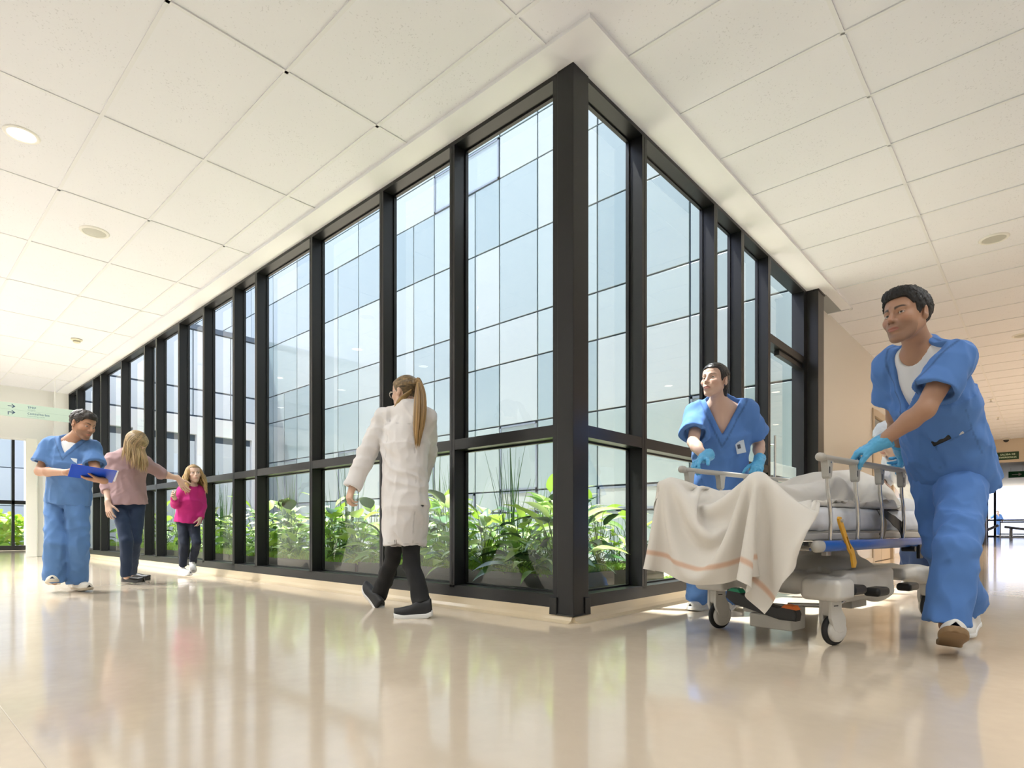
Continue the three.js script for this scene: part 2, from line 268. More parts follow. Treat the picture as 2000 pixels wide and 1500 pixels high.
// ---------- the courtyard and its buildings
{
  const soil = mat(lin(0.16, 0.13, 0.09), 0.95), grassM = mat(lin(0.16, 0.27, 0.05), 0.9), paving = mat(lin(0.42, 0.41, 0.38), 0.85);
  structure('courtyard_ground', merge([boxUV(box(0.14, 5.5, -0.3, -0.02, -40, -0.14)), boxUV(box(-9, 0.14, -0.3, -0.02, -44, -18.6))]), paving);
  structure('outer_ground', box(-90, 120, -0.6, -0.3, -110, 90), mat(lin(0.3, 0.3, 0.28), 0.9));
  const clad = [lin(0.22, 0.275, 0.28), lin(0.25, 0.305, 0.305), lin(0.19, 0.25, 0.26), lin(0.29, 0.33, 0.325)].map((c) => mat(c, 0.16, { clearcoat: 0.5, clearcoatRoughness: 0.04 }));
  const pale = [lin(0.62, 0.68, 0.72), lin(0.70, 0.74, 0.77)].map((q) => mat(q, 0.3));
  const jointM = mat(lin(0.06, 0.09, 0.13), 0.5), frameM = mat(lin(0.14, 0.17, 0.21), 0.4), whiteM = mat(lin(0.86, 0.86, 0.84), 0.6);
  // glass-clad wing facing the corridor, parallel to it
  const f = thing('office_wing', 'tall glass-clad wing of pale blue panels rising behind the courtyard plants', 'building', [5.3, 0, 0]);
  part('backing_wall', box(0.05, 6.0, -0.3, 13.2, -27, -0.3), jointM, f);
  part('parapet', box(-0.03, 0.4, 13.2, 13.45, -27, -0.3), whiteM, f);
  const rows = [0.02, 0.89, 1.30, 2.57, 3.77, 4.57, 6.08, 7.38, 8.20, 9.70, 10.5, 12.0, 13.2];
  const zPat = [[-0.2, -1.75, -3.40, -4.71, -5.67, -7.62, -9.4, -10.53, -12.2, -13.64, -15.1, -16.6, -18.1, -19.6, -21.1, -22.6, -24.1, -25.6, -27], [-0.2, -1.0, -1.75, -3.40, -4.71, -5.67, -6.35, -7.62, -8.33, -9.4, -10.53, -11.48, -12.2, -13.64, -14.4, -15.1, -16.6, -18.1, -19.6, -21.1, -22.6, -24.1, -25.6, -27], [-0.2, -1.75, -2.6, -3.40, -4.71, -5.67, -6.35, -7.62, -8.33, -10.53, -11.48, -13.64, -15.1, -16.6, -18.1, -19.6, -21.1, -22.6, -24.1, -25.6, -27]];
  const pick = [0, 1, 1, 1, 1, 2, 2, 0, 0, 2, 0, 1];
  const seen = new Map();
  for (let r = 0; r + 1 < rows.length; r++) {
    const zs = zPat[pick[r]];
    for (let i = 0; i + 1 < zs.length; i++) {
      const h = rows[r + 1] - rows[r] - 0.028, w = zs[i] - zs[i + 1] - 0.028;
      const k = h.toFixed(2) + w.toFixed(2); let g = seen.get(k); if (!g) { g = boxUV(rbox(0.04, h, w, 0.006, 1)); seen.set(k, g); }
      const p = part('glass_panel', g, clad[Math.floor(rnd() * 4)], f); p.position.set(0.02 + rr(-0.003, 0.003), (rows[r] + rows[r + 1]) / 2, (zs[i] + zs[i + 1]) / 2);
      p.rotation.y = rr(-0.004, 0.004); p.rotation.z = rr(-0.003, 0.003);
      const win = (r === 2 && i % 3 === 1) || (r === 7 && i === 4) || (r === 1 && i % 2 === 0) || (r === 9 && i === 5);
      if (win) { const hh = h / 2, ww = w / 2, b = 0.035; part('window_frame', merge([box(-0.03, 0, -hh, -hh + b, -ww, ww), box(-0.03, 0, hh - b, hh, -ww, ww), box(-0.03, 0, -hh, hh, -ww, -ww + b), box(-0.03, 0, -hh, hh, ww - b, ww)]), frameM, f).position.copy(p.position); }
    }
  }
  // lower wing at the far end, facing back
  const g2 = thing('low_wing', 'low white wing with an upper band of pale glass at the courtyard end', 'building', [0.14, 0, -15.6]);
  part('backing_wall', box(0.0, 5.12, 0, 6.2, -4, -0.06), jointM, g2);
  part('roof_edge', box(0.0, 5.12, 6.2, 6.34, -4, 0.04), frameM, g2);
  part('white_band', rbox(5.16, 0.5, 0.16, 0.01, 2, 2.58, 3.48, 0.0), whiteM, g2);
  for (const [y0, y1] of [[3.78, 4.5], [4.53, 6.18]]) for (let i = 0; i < 5; i++) part('glass_panel', rbox(1.0, y1 - y0 - 0.02, 0.05, 0.005, 1, 0.515 + i * 1.03, (y0 + y1) / 2, -0.03), pale[i % 2], g2);
  for (let i = 0; i < 4; i++) { part('pilaster', rbox(0.34, 3.24, 0.2, 0.01, 2, 0.2 + i * 1.56, 1.62, -0.02), whiteM, g2); if (i < 3) { part('window', rbox(1.2, 3.0, 0.05, 0.005, 1, 0.98 + i * 1.56, 1.55, -0.05), pale[0], g2); part('window_bar', box(0.38 + i * 1.56, 1.58 + i * 1.56, 2.08, 2.13, -0.04, 0.0), frameM, g2); } }
  // storeys above the right corridor, mirrored in the glass wing
  structure('wall_upper', box(0.14, 11, 3.86, 12.6, -0.12, 5), mat(lin(0.26, 0.29, 0.31), 0.6));
  // second courtyard seen through the end glazing
  const g3 = thing('rear_block', 'pale glass block with blue joints seen through the glazing at the far corridor end', 'building', [-9, 0, -26]);
  part('backing_wall', box(0, 14, 0, 9, -3, -0.06), jointM, g3);
  for (let r = 0; r < 6; r++) for (let i = 0; i < 9; i++) part('glass_panel', rbox(1.47, 1.37, 0.05, 0.005, 1, 0.75 + i * 1.5, 0.72 + r * 1.4, -0.03), pale[(i * 3 + r) % 2], g3);
  // end glazing
  const w3 = structure('window_3');
  part('bottom_rail', box(-4.7, 0.0, 0, 0.12, -18.6, -18.45), M.metalDark, w3); part('head_rail', box(-4.7, 0, 3.2, CEIL + 0.1, -18.6, -18.45), M.wallMatte, w3);
  part('transom', box(-4.7, 0, 1.24, 1.34, -18.6, -18.45), M.metalDark, w3);
  for (const x of [-4.66, -3.2, -1.75, -0.3]) part('mullion', box(x - 0.03, x + 0.03, 0.12, 3.2, -18.6, -18.45), M.metalDark, w3);
  for (const [x0, x1] of [[-4.63, -3.23], [-3.17, -1.78], [-1.72, -0.33]]) { for (const [y0, y1] of [[0.12, 1.24], [1.34, 3.2]]) { const g = new THREE.PlaneGeometry(x1 - x0, y1 - y0); g.translate((x0 + x1) / 2, (y0 + y1) / 2, -18.52); part('pane', g, M.glass, w3); } }
  // white door leaves under the header
  const leaf = mat(lin(0.83, 0.82, 0.74), 0.4);
  const d3 = structure('door_3'); part('door_leaf', rbox(0.17, 2.42, 0.05, 0.005, 2, -0.705, 1.215, -13.2), leaf, d3); part('door_leaf', rbox(0.09, 2.42, 0.3, 0.005, 2, -0.545, 1.215, -13.45), leaf, d3);
  // planter troughs
  const steelM = mat(lin(0.085, 0.08, 0.075), 0.32, { metalness: 0.35 });
  function trough(x0, x1, z0, z1, h, label) {
    const t = thing('planter', label, 'planter', [(x0 + x1) / 2, -0.02, (z0 + z1) / 2]); const w = (x1 - x0) / 2, d = (z1 - z0) / 2, b = 0.012;
    part('trough_wall', box(-w, -w + b, 0, h, -d, d), steelM, t); part('trough_wall', box(w - b, w, 0, h, -d, d), steelM, t); part('trough_wall', box(-w, w, 0, h, -d, -d + b), steelM, t); part('trough_wall', box(-w, w, 0, h, d - b, d), steelM, t);
    part('soil', box(-w + b, w - b, 0.02, h - 0.04, -d + b, d - b), soil, t);
  }
  trough(0.42, 1.5, -3.05, -0.42, 0.27, 'dark steel trough of broad-leaved plants behind the corner post');
  trough(0.42, 1.5, -6.2, -3.1, 0.25, 'second dark steel trough along the left glazing, behind the woman in the white coat');
  trough(0.42, 1.5, -9.5, -6.25, 0.25, 'third dark steel trough along the left glazing, behind the girl in pink');
  trough(0.42, 1.5, -13.2, -9.55, 0.25, 'farthest dark steel trough along the left glazing');
  trough(1.55, 1.98, -0.95, -0.42, 0.30, 'short grey trough end beside the pale gravel strip');
  // grass, gravel
  stuff('lawn', boxUV(box(1.98, 5.2, -0.02, 0.03, -1.0, -0.2)), grassM, 'strip of short lawn in the courtyard behind the right glazing', 'grass');
}
// ---------- plants behind the glass
{
  seedState = 777;
  const leafMats = [[0.32, 0.50, 0.05], [0.44, 0.62, 0.09], [0.20, 0.38, 0.06]].map((c) => mat(lin(...c), 0.75, { transmission: 0.55, thickness: 0, side: THREE.DoubleSide })), darkMats = [[0.035, 0.10, 0.035], [0.055, 0.14, 0.045]].map((c) => mat(lin(...c), 0.30, { side: THREE.DoubleSide, clearcoat: 0.4, clearcoatRoughness: 0.25 }));
  const stemM = mat(lin(0.13, 0.20, 0.05), 0.6), bladeM = [[0.045, 0.12, 0.045], [0.08, 0.18, 0.05]].map((c) => mat(lin(...c), 0.5, { side: THREE.DoubleSide }));
  // one leaf lying along +x with its petiole end at the origin: blade folded along the midrib, arching down
  function leafGeo(L, W, arch, fold, wave, broad) {
    const n = 9, pos = [], idx = [];
    for (let i = 0; i <= n; i++) { const t = i / n, w = W * Math.pow(Math.sin(Math.PI * Math.pow(t, broad ? 0.75 : 0.62)), broad ? 0.8 : 0.95) * (t < 1 ? 1 : 0), x = L * (t - 0.1 * arch * t * t), y = -arch * L * 0.55 * t * t + 0.10 * L * Math.sin(t * 3) * (1 - arch); for (let j = -1; j <= 1; j++) pos.push(x, y + Math.abs(j) * w * fold + (j ? wave * W * Math.sin(t * 11 + j * 1.3) : 0), j * w); }
    for (let i = 0; i < n; i++) for (let j = 0; j < 2; j++) { const a = i * 3 + j; idx.push(a, a + 1, a + 3, a + 1, a + 4, a + 3); }
    const g = new THREE.BufferGeometry(); g.setAttribute('position', new THREE.Float32BufferAttribute(pos, 3)); g.setIndex(idx); g.computeVertexNormals(); return g;
  }
  const lance = [leafGeo(0.26, 0.036, 0.55, 0.35, 0.08), leafGeo(0.23, 0.040, 0.9, 0.3, 0.1), leafGeo(0.30, 0.044, 0.35, 0.4, 0.06), leafGeo(0.20, 0.034, 1.1, 0.25, 0.1)], ovate = [leafGeo(0.17, 0.062, 0.6, 0.2, 0.06, true), leafGeo(0.14, 0.055, 0.9, 0.25, 0.08, true), leafGeo(0.20, 0.07, 0.4, 0.22, 0.05, true)];
  function broadPlant(kind, h, n, spread) {
    const o = new THREE.Group(), stems = [];
    for (let i = 0; i < n; i++) {
      const a = i * 2.4 + rr(-0.3, 0.3), t = Math.sqrt((i + 0.5) / n), r = spread * t * rr(0.5, 1), y = h * lerp(1.0, 0.16, t * t) * rr(0.72, 1.08), tip = V(Math.cos(a) * r, y, Math.sin(a) * r);
      stems.push(tube([[rr(-0.02, 0.02), 0, rr(-0.02, 0.02)], [tip.x * 0.35, y * 0.55, tip.z * 0.35], tip], 0.0032, 6, 5));
      const g = kind === 'ovate' ? ovate[i % 3] : lance[i % 4], m = rnd() < (kind === 'dark' ? 0.5 : 0.18) ? darkMats[i % 2] : leafMats[Math.floor(rnd() * 3)];
      const l = part('leaf', g, m, o); l.position.copy(tip); l.rotation.set(rr(-0.5, 0.5), -a + rr(-0.5, 0.5), lerp(1.05, 0.05, t) + rr(-0.25, 0.25), 'YZX'); l.scale.setScalar(rr(0.8, 1.25));
    }
    part('stem', merge(stems), stemM, o); return o;
  }
  function reedClump(h, n, spread) {
    const o = new THREE.Group();
    for (let i = 0; i < n; i++) {
      const a = rr(0, 6.28), lean = spread * rr(0.1, 1), L = h * rr(0.65, 1.05), w = rr(0.005, 0.009), pos = [], idx = [], k = 10, bend = rr(0.0, 0.35) * lean, b0 = V(rr(-0.05, 0.05), 0, rr(-0.05, 0.05)), d = V(Math.cos(a), 0, Math.sin(a)), s = V(-d.z, 0, d.x);
      for (let q = 0; q <= k; q++) { const t = q / k, c = b0.clone().addScaledVector(d, L * (lean * t + bend * t * t * t)).add(V(0, L * t * (1 - 0.25 * bend * t * t - 0.15 * lean), 0)), ww = w * (1 - t * t * 0.98); for (const e of [-1, 0, 1]) pos.push(c.x + s.x * ww * e, c.y, c.z + s.z * ww * e + (e ? 0 : 0.002)); }
      for (let q = 0; q < k; q++) for (let e = 0; e < 2; e++) { const c = q * 3 + e; idx.push(c, c + 1, c + 3, c + 1, c + 4, c + 3); }
      const g = new THREE.BufferGeometry(); g.setAttribute('position', new THREE.Float32BufferAttribute(pos, 3)); g.setIndex(idx); g.computeVertexNormals(); part('blade', g, bladeM[i % 2], o);
    }
    return o;
  }
  const protos = [broadPlant('dark', 0.62, 26, 0.32), broadPlant('ovate', 0.55, 24, 0.30), broadPlant('lime', 0.70, 24, 0.30), broadPlant('ovate', 0.72, 26, 0.26), broadPlant('dark', 0.46, 22, 0.34)];
  const reeds = [reedClump(1.25, 20, 0.22), reedClump(1.05, 18, 0.38), reedClump(1.4, 16, 0.16)];
  const place = (p, name, label, cat, x, y, z, turn, s, group) => { const o = p.clone(); o.name = numbered(name); o.position.set(x, y, z); o.rotation.y = turn; o.scale.setScalar(s); scene.add(o); tag(o, label, cat, group); };
  const where = (x, z) => {
    if (z > -0.95 && x > 0.5) return 'behind the pane to the right of the corner post';
    const n = ['first', 'second', 'third', 'fourth', 'fifth', 'sixth', 'seventh', 'eighth', 'ninth', 'tenth', 'eleventh', 'twelfth', 'thirteenth', 'fourteenth'];
    // bays as seen from the corridor: sight lines cross the glass nearer than the plant
    const k = (x - 0.12) / (x + 3.0), zg = lerp(z, 2.215, k); for (let i = 0; i + 1 < leftZ.length; i++) if (zg <= leftZ[i] + 0.3 && zg > leftZ[i + 1]) return 'behind the ' + n[i] + ' pane left of the corner post'; return 'behind the far end of the left glazing';
  };
  const kinds = ['dark leafy plant', 'bushy round-leaved plant', 'lime green plant with upright leaves', 'tall round-leaved plant', 'low dark leafy plant'];
  const spots = [ // x, z, proto, scale
    [0.62, -0.62, 0, 1.05], [0.95, -0.70, 0, 1.0], [0.72, -1.05, 4, 1.1], [1.20, -0.62, 2, 0.95], [1.20, -1.15, 2, 1.1], [0.85, -1.45, 1, 0.95], [1.35, -0.9, 3, 0.9],
    [0.70, -1.95, 3, 1.0], [1.15, -1.9, 1, 1.15], [0.65, -2.45, 1, 1.0], [1.1, -2.55, 2, 1.05], [0.75, -2.95, 4, 1.1], [1.3, -3.0, 3, 1.0],
    [0.68, -3.45, 1, 1.1], [1.05, -3.7, 3, 1.0], [0.7, -4.1, 2, 1.0], [1.1, -4.4, 1, 1.1], [0.65, -4.9, 3, 1.0], [1.2, -5.1, 2, 1.1], [0.75, -5.6, 1, 1.0], [1.1, -6.0, 3, 1.1],
    [0.7, -6.6, 1, 1.1], [1.15, -7.0, 2, 1.1], [0.7, -7.6, 3, 1.0], [1.1, -8.1, 1, 1.2], [0.75, -8.7, 2, 1.1], [1.15, -9.2, 3, 1.1], [0.8, -10.0, 1, 1.2], [1.0, -10.9, 2, 1.2], [0.9, -11.8, 3, 1.2], [0.9, -12.6, 1, 1.2],
    [0.58, -0.95, 1, 0.85], [1.0, -0.95, 3, 0.95], [0.56, -1.35, 2, 0.8], [0.95, -1.75, 0, 0.9], [0.56, -2.2, 3, 0.8], [0.95, -2.25, 2, 0.9], [0.95, -3.2, 1, 0.9], [0.58, -3.8, 3, 0.85], [0.95, -4.3, 2, 0.9], [0.9, -5.2, 1, 1.0], [0.9, -6.1, 2, 1.0], [0.85, -7.2, 1, 1.0],
    [0.52, -0.75, 4, 0.8], [0.52, -1.6, 0, 0.7], [0.55, -2.7, 4, 0.8], [0.55, -3.2, 0, 0.75], [0.52, -4.5, 4, 0.8], [0.55, -5.3, 4, 0.9],
    [1.72, -0.62, 0, 0.9], [1.5, -1.3, 2, 1.0], [1.95, -1.5, 0, 1.0], [2.6, -2.0, 2, 1.0],
  ];
  for (const [x, z, p, s] of spots) { const w = where(x, z); place(protos[p], 'leafy_plant', kinds[p] + ' ' + w, 'plant', x, 0.2, z, rr(0, 6), s, kinds[p] + ' ' + w); }
  const rs = [[0.80, -1.25, 0, 1.0], [1.30, -1.35, 1, 0.9], [1.05, -2.2, 1, 1.05], [1.25, -2.75, 2, 0.95], [0.75, -2.75, 0, 0.8], [0.9, -3.95, 2, 1.0], [1.25, -4.8, 1, 1.0], [0.85, -5.35, 0, 1.0], [0.95, -6.4, 1, 1.0], [0.8, -7.35, 0, 1.05], [1.0, -8.4, 1, 1.1], [0.9, -9.7, 2, 1.0], [1.62, -0.72, 1, 0.62]];
  for (const [x, z, p, s] of rs) { const w = where(x, z); place(reeds[p], 'reed_clump', 'tall clump of thin green reeds ' + w, 'reeds', x, 0.2, z, rr(0, 6), s, 'reeds ' + w); }
  // one plant with a big round leaf standing up
  { const o = thing('round_leaf_plant', 'single tall stem with one big round lime leaf near the corner post', 'plant', [1.12, 0.2, -0.86]); const g = leafGeo(0.16, 0.085, 0.15, 0.06, 0.02, true); const l = part('leaf', g, leafMats[1], o); l.position.set(0, 0.70, 0); l.rotation.set(0.2, 0.75, 1.35, 'YZX'); part('stem', tube([[0, 0, 0], [0.02, 0.4, 0], [0, 0.70, 0]], 0.004, 10, 6), stemM, o); }
  // moss and low creepers over the trough soil, lawn, gravel
  const tuft = (() => { const g = []; for (let i = 0; i < 5; i++) { const a = i * 1.26, q = new THREE.BufferGeometry(); q.setAttribute('position', new THREE.Float32BufferAttribute([0.004 * Math.cos(a + 1.6), 0, 0.004 * Math.sin(a + 1.6), -0.004 * Math.cos(a + 1.6), 0, -0.004 * Math.sin(a + 1.6), 0.016 * Math.cos(a), 0.03, 0.016 * Math.sin(a)], 3)); q.setIndex([0, 1, 2]); q.computeVertexNormals(); g.push(q); } return mergeGeometries(g); })();
  const scatter = (name, label, cat, n, m, fn, geo = tuft) => { const im = new THREE.InstancedMesh(geo, m, n), d = new THREE.Object3D(); for (let i = 0; i < n; i++) { fn(d, i); d.updateMatrix(); im.setMatrixAt(i, d.matrix); im.setColorAt(i, new THREE.Color().setRGB(rr(0.7, 1.1), rr(0.75, 1.1), rr(0.5, 1))); } im.castShadow = im.receiveShadow = true; im.name = numbered(name); im.userData = { kind: 'stuff', label, category: cat }; scene.add(im); };
  const mossM = mat(lin(0.34, 0.50, 0.10), 0.85, { side: THREE.DoubleSide, transmission: 0.3, thickness: 0 });
  scatter('moss', 'low bright green creeper covering the trough soil behind the left glazing', 'ground cover', 26000, mossM, (d) => { const z = -0.44 - 12.6 * Math.pow(rnd(), 1.6), x = rr(0.43, 1.49); d.position.set(x, 0.222 + 0.025 * nz(x * 4, z * 4, 1) + (x < 0.5 ? 0 : 0.015), z); d.rotation.set(rr(-0.5, 0.5), rr(0, 6), rr(-0.5, 0.5)); d.scale.setScalar(rr(0.8, 2.2)); });
  scatter('grass', 'bright grass tufts on the ground between the right glazing and the trough', 'grass', 9000, mossM, (d) => { const a = rnd(); const x = a < 0.3 ? rr(0.3, 2.2) : rr(1.98, 5.1), z = a < 0.3 ? rr(-0.41, -0.16) : rr(-1.0, -0.2); d.position.set(x, a < 0.3 ? -0.02 : 0.03, z); d.rotation.set(rr(-0.4, 0.4), rr(0, 6), rr(-0.4, 0.4)); d.scale.setScalar(rr(0.6, 1.5)); });
  const peb = new THREE.IcosahedronGeometry(0.022, 1); scatter('gravel', 'strip of pale pebbles in the courtyard beyond the grass', 'gravel', 5000, mat(lin(0.62, 0.58, 0.52), 0.9), (d) => { d.position.set(rr(1.9, 5.2), rr(-0.02, 0.0), rr(-3.2, -1.02)); d.rotation.set(rr(0, 3), rr(0, 3), rr(0, 3)); d.scale.set(rr(0.6, 1.4), rr(0.5, 0.9), rr(0.6, 1.3)); }, peb);
  // shrubs beyond the end glazing
  const lf = leafGeo(0.2, 0.06, 0.6, 0.2, 0.05, true);
  scatter('shrubbery', 'sunlit shrubs behind the glazing at the far left end', 'shrubs', 2600, leafMats[1], (d) => { const x = rr(-4.6, 0.1), z = rr(-21.5, -19.2), h = 0.55 + 0.45 * Math.abs(nz(x * 1.3, z, 2)) + 0.3; d.position.set(x, Math.pow(rnd(), 0.7) * h, z); d.rotation.set(rr(-1, 1), rr(0, 6), rr(-0.8, 0.8)); d.scale.setScalar(rr(0.8, 1.7)); }, lf);
}
// ---------- smooth solid fields and their surfaces
// A field is a list of primitives joined by a smooth minimum; each has a bounding sphere so that far blocks of the grid are skipped.
class Field {
  constructor() { this.p = []; this.subs = []; this.disp = null; this.offset = 0; }
  add(o) { this.p.push(o); return this; }
  // tapered capsule; cut: [[point, normal], ...] keeps the side against the normal; hollow: {at, n, depth, t}
  cap(a, b, ra, rb = ra, k = 0.02, cut, hollow) {
    a = A3(a); b = A3(b); const ba = b.clone().sub(a), L = ba.lengthSq() || 1e-9, off = Math.max(ra, rb);
    const cuts = cut ? cut.map(([o, n]) => [A3(o), A3(n).normalize()]) : null, h = hollow ? { o: A3(hollow.at), n: A3(hollow.n).normalize(), depth: hollow.depth, t: hollow.t } : null;
    const f = (x, y, z) => {
      const px = x - a.x, py = y - a.y, pz = z - a.z; let t = (px * ba.x + py * ba.y + pz * ba.z) / L; t = t < 0 ? 0 : t > 1 ? 1 : t;
      const dx = px - ba.x * t, dy = py - ba.y * t, dz = pz - ba.z * t; let d = Math.sqrt(dx * dx + dy * dy + dz * dz) - (ra + (rb - ra) * t);
      let din = d;
      if (cuts) for (const [o, n] of cuts) { const e = (x - o.x) * n.x + (y - o.y) * n.y + (z - o.z) * n.z; if (e > d) d = e; }
      if (h) { const e = (x - h.o.x) * h.n.x + (y - h.o.y) * h.n.y + (z - h.o.z) * h.n.z; const inner = Math.max(din + h.t, -(e + h.depth)); if (-inner > d) d = -inner; }
      return d;
    };
    const c = a.clone().add(b).multiplyScalar(0.5); return this.add({ f, c, R: ba.length() / 2 + off, k });
  }
  // ellipsoid with axes X, Y, Z (unit vectors)
  ell(c, r, X = V(1, 0, 0), Y = V(0, 1, 0), Z = V(0, 0, 1), k = 0.02) {
    c = A3(c); const [rx, ry, rz] = r, m = Math.min(rx, ry, rz);
    const f = (x, y, z) => {
      x -= c.x; y -= c.y; z -= c.z; const a = (x * X.x + y * X.y + z * X.z) / rx, b = (x * Y.x + y * Y.y + z * Y.z) / ry, d = (x * Z.x + y * Z.y + z * Z.z) / rz;
      const k0 = Math.sqrt(a * a + b * b + d * d), k1 = Math.sqrt((a / rx) ** 2 + (b / ry) ** 2 + (d / rz) ** 2);
      return k1 < 1e-6 ? -m : k0 * (k0 - 1) / k1;
    };
    return this.add({ f, c, R: Math.max(rx, ry, rz), k });
  }
  // elliptic cone between two stations; radii [side, front]; flat ends
  ecap(a, b, ra, rb, X, Z, k = 0.03, hollow) {
    a = A3(a); b = A3(b); const ba = b.clone().sub(a), L = ba.length(), U = ba.clone().divideScalar(L);
    const xa = X.clone().addScaledVector(U, -X.dot(U)).normalize(), za = Z.clone().addScaledVector(U, -Z.dot(U)).addScaledVector(xa, 0).normalize();
    const f = (x, y, z) => {
      const px = x - a.x, py = y - a.y, pz = z - a.z, h = px * U.x + py * U.y + pz * U.z; let t = h / L; t = t < 0 ? 0 : t > 1 ? 1 : t;
      const w = ra[0] + (rb[0] - ra[0]) * t, e = ra[1] + (rb[1] - ra[1]) * t, u = (px * xa.x + py * xa.y + pz * xa.z) / w, v = (px * za.x + py * za.y + pz * za.z) / e;
      const k0 = Math.sqrt(u * u + v * v), k1 = Math.sqrt((u / w) ** 2 + (v / e) ** 2); let d = k1 < 1e-6 ? -Math.min(w, e) : k0 * (k0 - 1) / k1;
      const din = d; const end = Math.max(-h, h - L); if (end > d) d = end > 0 && d > 0 ? Math.hypot(end, d) : end;
      if (hollow) { const inner = Math.max(din + hollow.t, -(h - L + hollow.depth)); if (-inner > d) d = -inner; }
      return d;
    };
    const c = a.clone().add(b).multiplyScalar(0.5); return this.add({ f, c, R: Math.hypot(L / 2, Math.max(...ra, ...rb)), k });
  }
  sub(f, k = 0.0) { this.subs.push({ f, k }); return this; }
  gather(x, y, z, r) { return this.p.filter((q) => Math.hypot(q.c.x - x, q.c.y - y, q.c.z - z) < q.R + r + 0.035); }
  value(list, x, y, z) {
    let d = 1e3;
    for (let i = 0; i < list.length; i++) { const e = list[i].f(x, y, z), k = list[i].k; if (d > 900) { d = e; continue; } const h = k - Math.abs(d - e); d = Math.min(d, e) - (h > 0 ? h * h / (4 * k) : 0); }
    d -= this.offset;
    if (this.disp && Math.abs(d) < 0.06) d -= this.disp(x, y, z);
    for (const s of this.subs) { const e = -s.f(x, y, z); if (s.k > 0) { const h = s.k - Math.abs(d - e); d = Math.max(d, e) + (h > 0 ? h * h / (4 * s.k) : 0); } else if (e > d) d = e; }
    return d;
  }
  bounds() {
    const b = new THREE.Box3(); for (const q of this.p) { b.expandByPoint(q.c.clone().addScalar(q.R)); b.expandByPoint(q.c.clone().addScalar(-q.R)); } return b.expandByScalar(0.03 + Math.max(0, this.offset));
  }
  // mesh it: cells of the given size; keep(x, y, z) may leave out cells; color(x, y, z) gives vertex colours
  mesh(cell, { box: bb, skip, color } = {}) {
    const b = bb ? bb.clone().expandByScalar(cell * 2.5) : this.bounds(), nx = Math.ceil((b.max.x - b.min.x) / cell) + 2, ny = Math.ceil((b.max.y - b.min.y) / cell) + 2, nzz = Math.ceil((b.max.z - b.min.z) / cell) + 2;
    const N = nx * ny * nzz, val = new Float32Array(N).fill(1), sy = nx, sz = nx * ny, B = 8, active = [];
    const ox = b.min.x - cell * 0.5, oy = b.min.y - cell * 0.5, oz = b.min.z - cell * 0.5, br = cell * B * 0.87;
    for (let k = 0; k < nzz; k += B) for (let j = 0; j < ny; j += B) for (let i = 0; i < nx; i += B) {
      const mx = ox + (i + B / 2) * cell, my = oy + (j + B / 2) * cell, mz = oz + (k + B / 2) * cell;
      const list = this.gather(mx, my, mz, br + cell * 2); if (!list.length) continue;
      const mid = this.value(list, mx, my, mz); if (Math.abs(mid) > br * 1.6 + 0.06 + cell * 2) { if (mid < 0) for (let c = k; c < Math.min(nzz, k + B); c++) for (let d = j; d < Math.min(ny, j + B); d++) for (let a = i; a < Math.min(nx, i + B); a++) val[c * sz + d * sy + a] = -1; continue; }
      active.push([i, j, k]);
      for (let c = k; c < Math.min(nzz, k + B); c++) for (let d = j; d < Math.min(ny, j + B); d++) for (let a = i; a < Math.min(nx, i + B); a++) val[c * sz + d * sy + a] = this.value(list, ox + a * cell, oy + d * cell, oz + c * cell);
    }
    const edge = new Map(), pos = [], nor = [], idx = [];
    const grad = (q, ax) => { const s = ax === 0 ? 1 : ax === 1 ? sy : sz; return (val[Math.min(N - 1, q + s)] - val[Math.max(0, q - s)]); };
    const vert = (q, ax) => {
      const key = q * 3 + ax; let e = edge.get(key); if (e !== undefined) return e;
      const q2 = q + (ax === 0 ? 1 : ax === 1 ? sy : sz), v0 = val[q], v1 = val[q2], t = Math.abs(v1 - v0) < 1e-9 ? 0.5 : v0 / (v0 - v1);
      const i = q % nx, j = Math.floor(q / nx) % ny, k = Math.floor(q / sz);
      pos.push(ox + (i + (ax === 0 ? t : 0)) * cell, oy + (j + (ax === 1 ? t : 0)) * cell, oz + (k + (ax === 2 ? t : 0)) * cell);
      let gx = lerp(grad(q, 0), grad(q2, 0), t), gy = lerp(grad(q, 1), grad(q2, 1), t), gz = lerp(grad(q, 2), grad(q2, 2), t); const l = Math.hypot(gx, gy, gz) || 1;
      nor.push(gx / l, gy / l, gz / l); e = pos.length / 3 - 1; edge.set(key, e); return e;
    };
    const vl = new Int32Array(12), probe = V();
    for (const [bi, bj, bk] of active) for (let k = bk; k < Math.min(nzz - 1, bk + B); k++) for (let j = bj; j < Math.min(ny - 1, bj + B); j++) for (let i = bi; i < Math.min(nx - 1, bi + B); i++) {
      const q = k * sz + j * sy + i; let ci = 0;
      if (val[q] < 0) ci |= 1; if (val[q + 1] < 0) ci |= 2; if (val[q + sy] < 0) ci |= 8; if (val[q + 1 + sy] < 0) ci |= 4;
      if (val[q + sz] < 0) ci |= 16; if (val[q + 1 + sz] < 0) ci |= 32; if (val[q + sy + sz] < 0) ci |= 128; if (val[q + 1 + sy + sz] < 0) ci |= 64;
      const bits = edgeTable[ci]; if (!bits) continue;
      if (bb && !bb.containsPoint(probe.set(ox + (i + 0.5) * cell, oy + (j + 0.5) * cell, oz + (k + 0.5) * cell))) continue;
      if (skip && skip(ox + (i + 0.5) * cell, oy + (j + 0.5) * cell, oz + (k + 0.5) * cell)) continue;
      if (bits & 1) vl[0] = vert(q, 0); if (bits & 2) vl[1] = vert(q + 1, 1); if (bits & 4) vl[2] = vert(q + sy, 0); if (bits & 8) vl[3] = vert(q, 1);
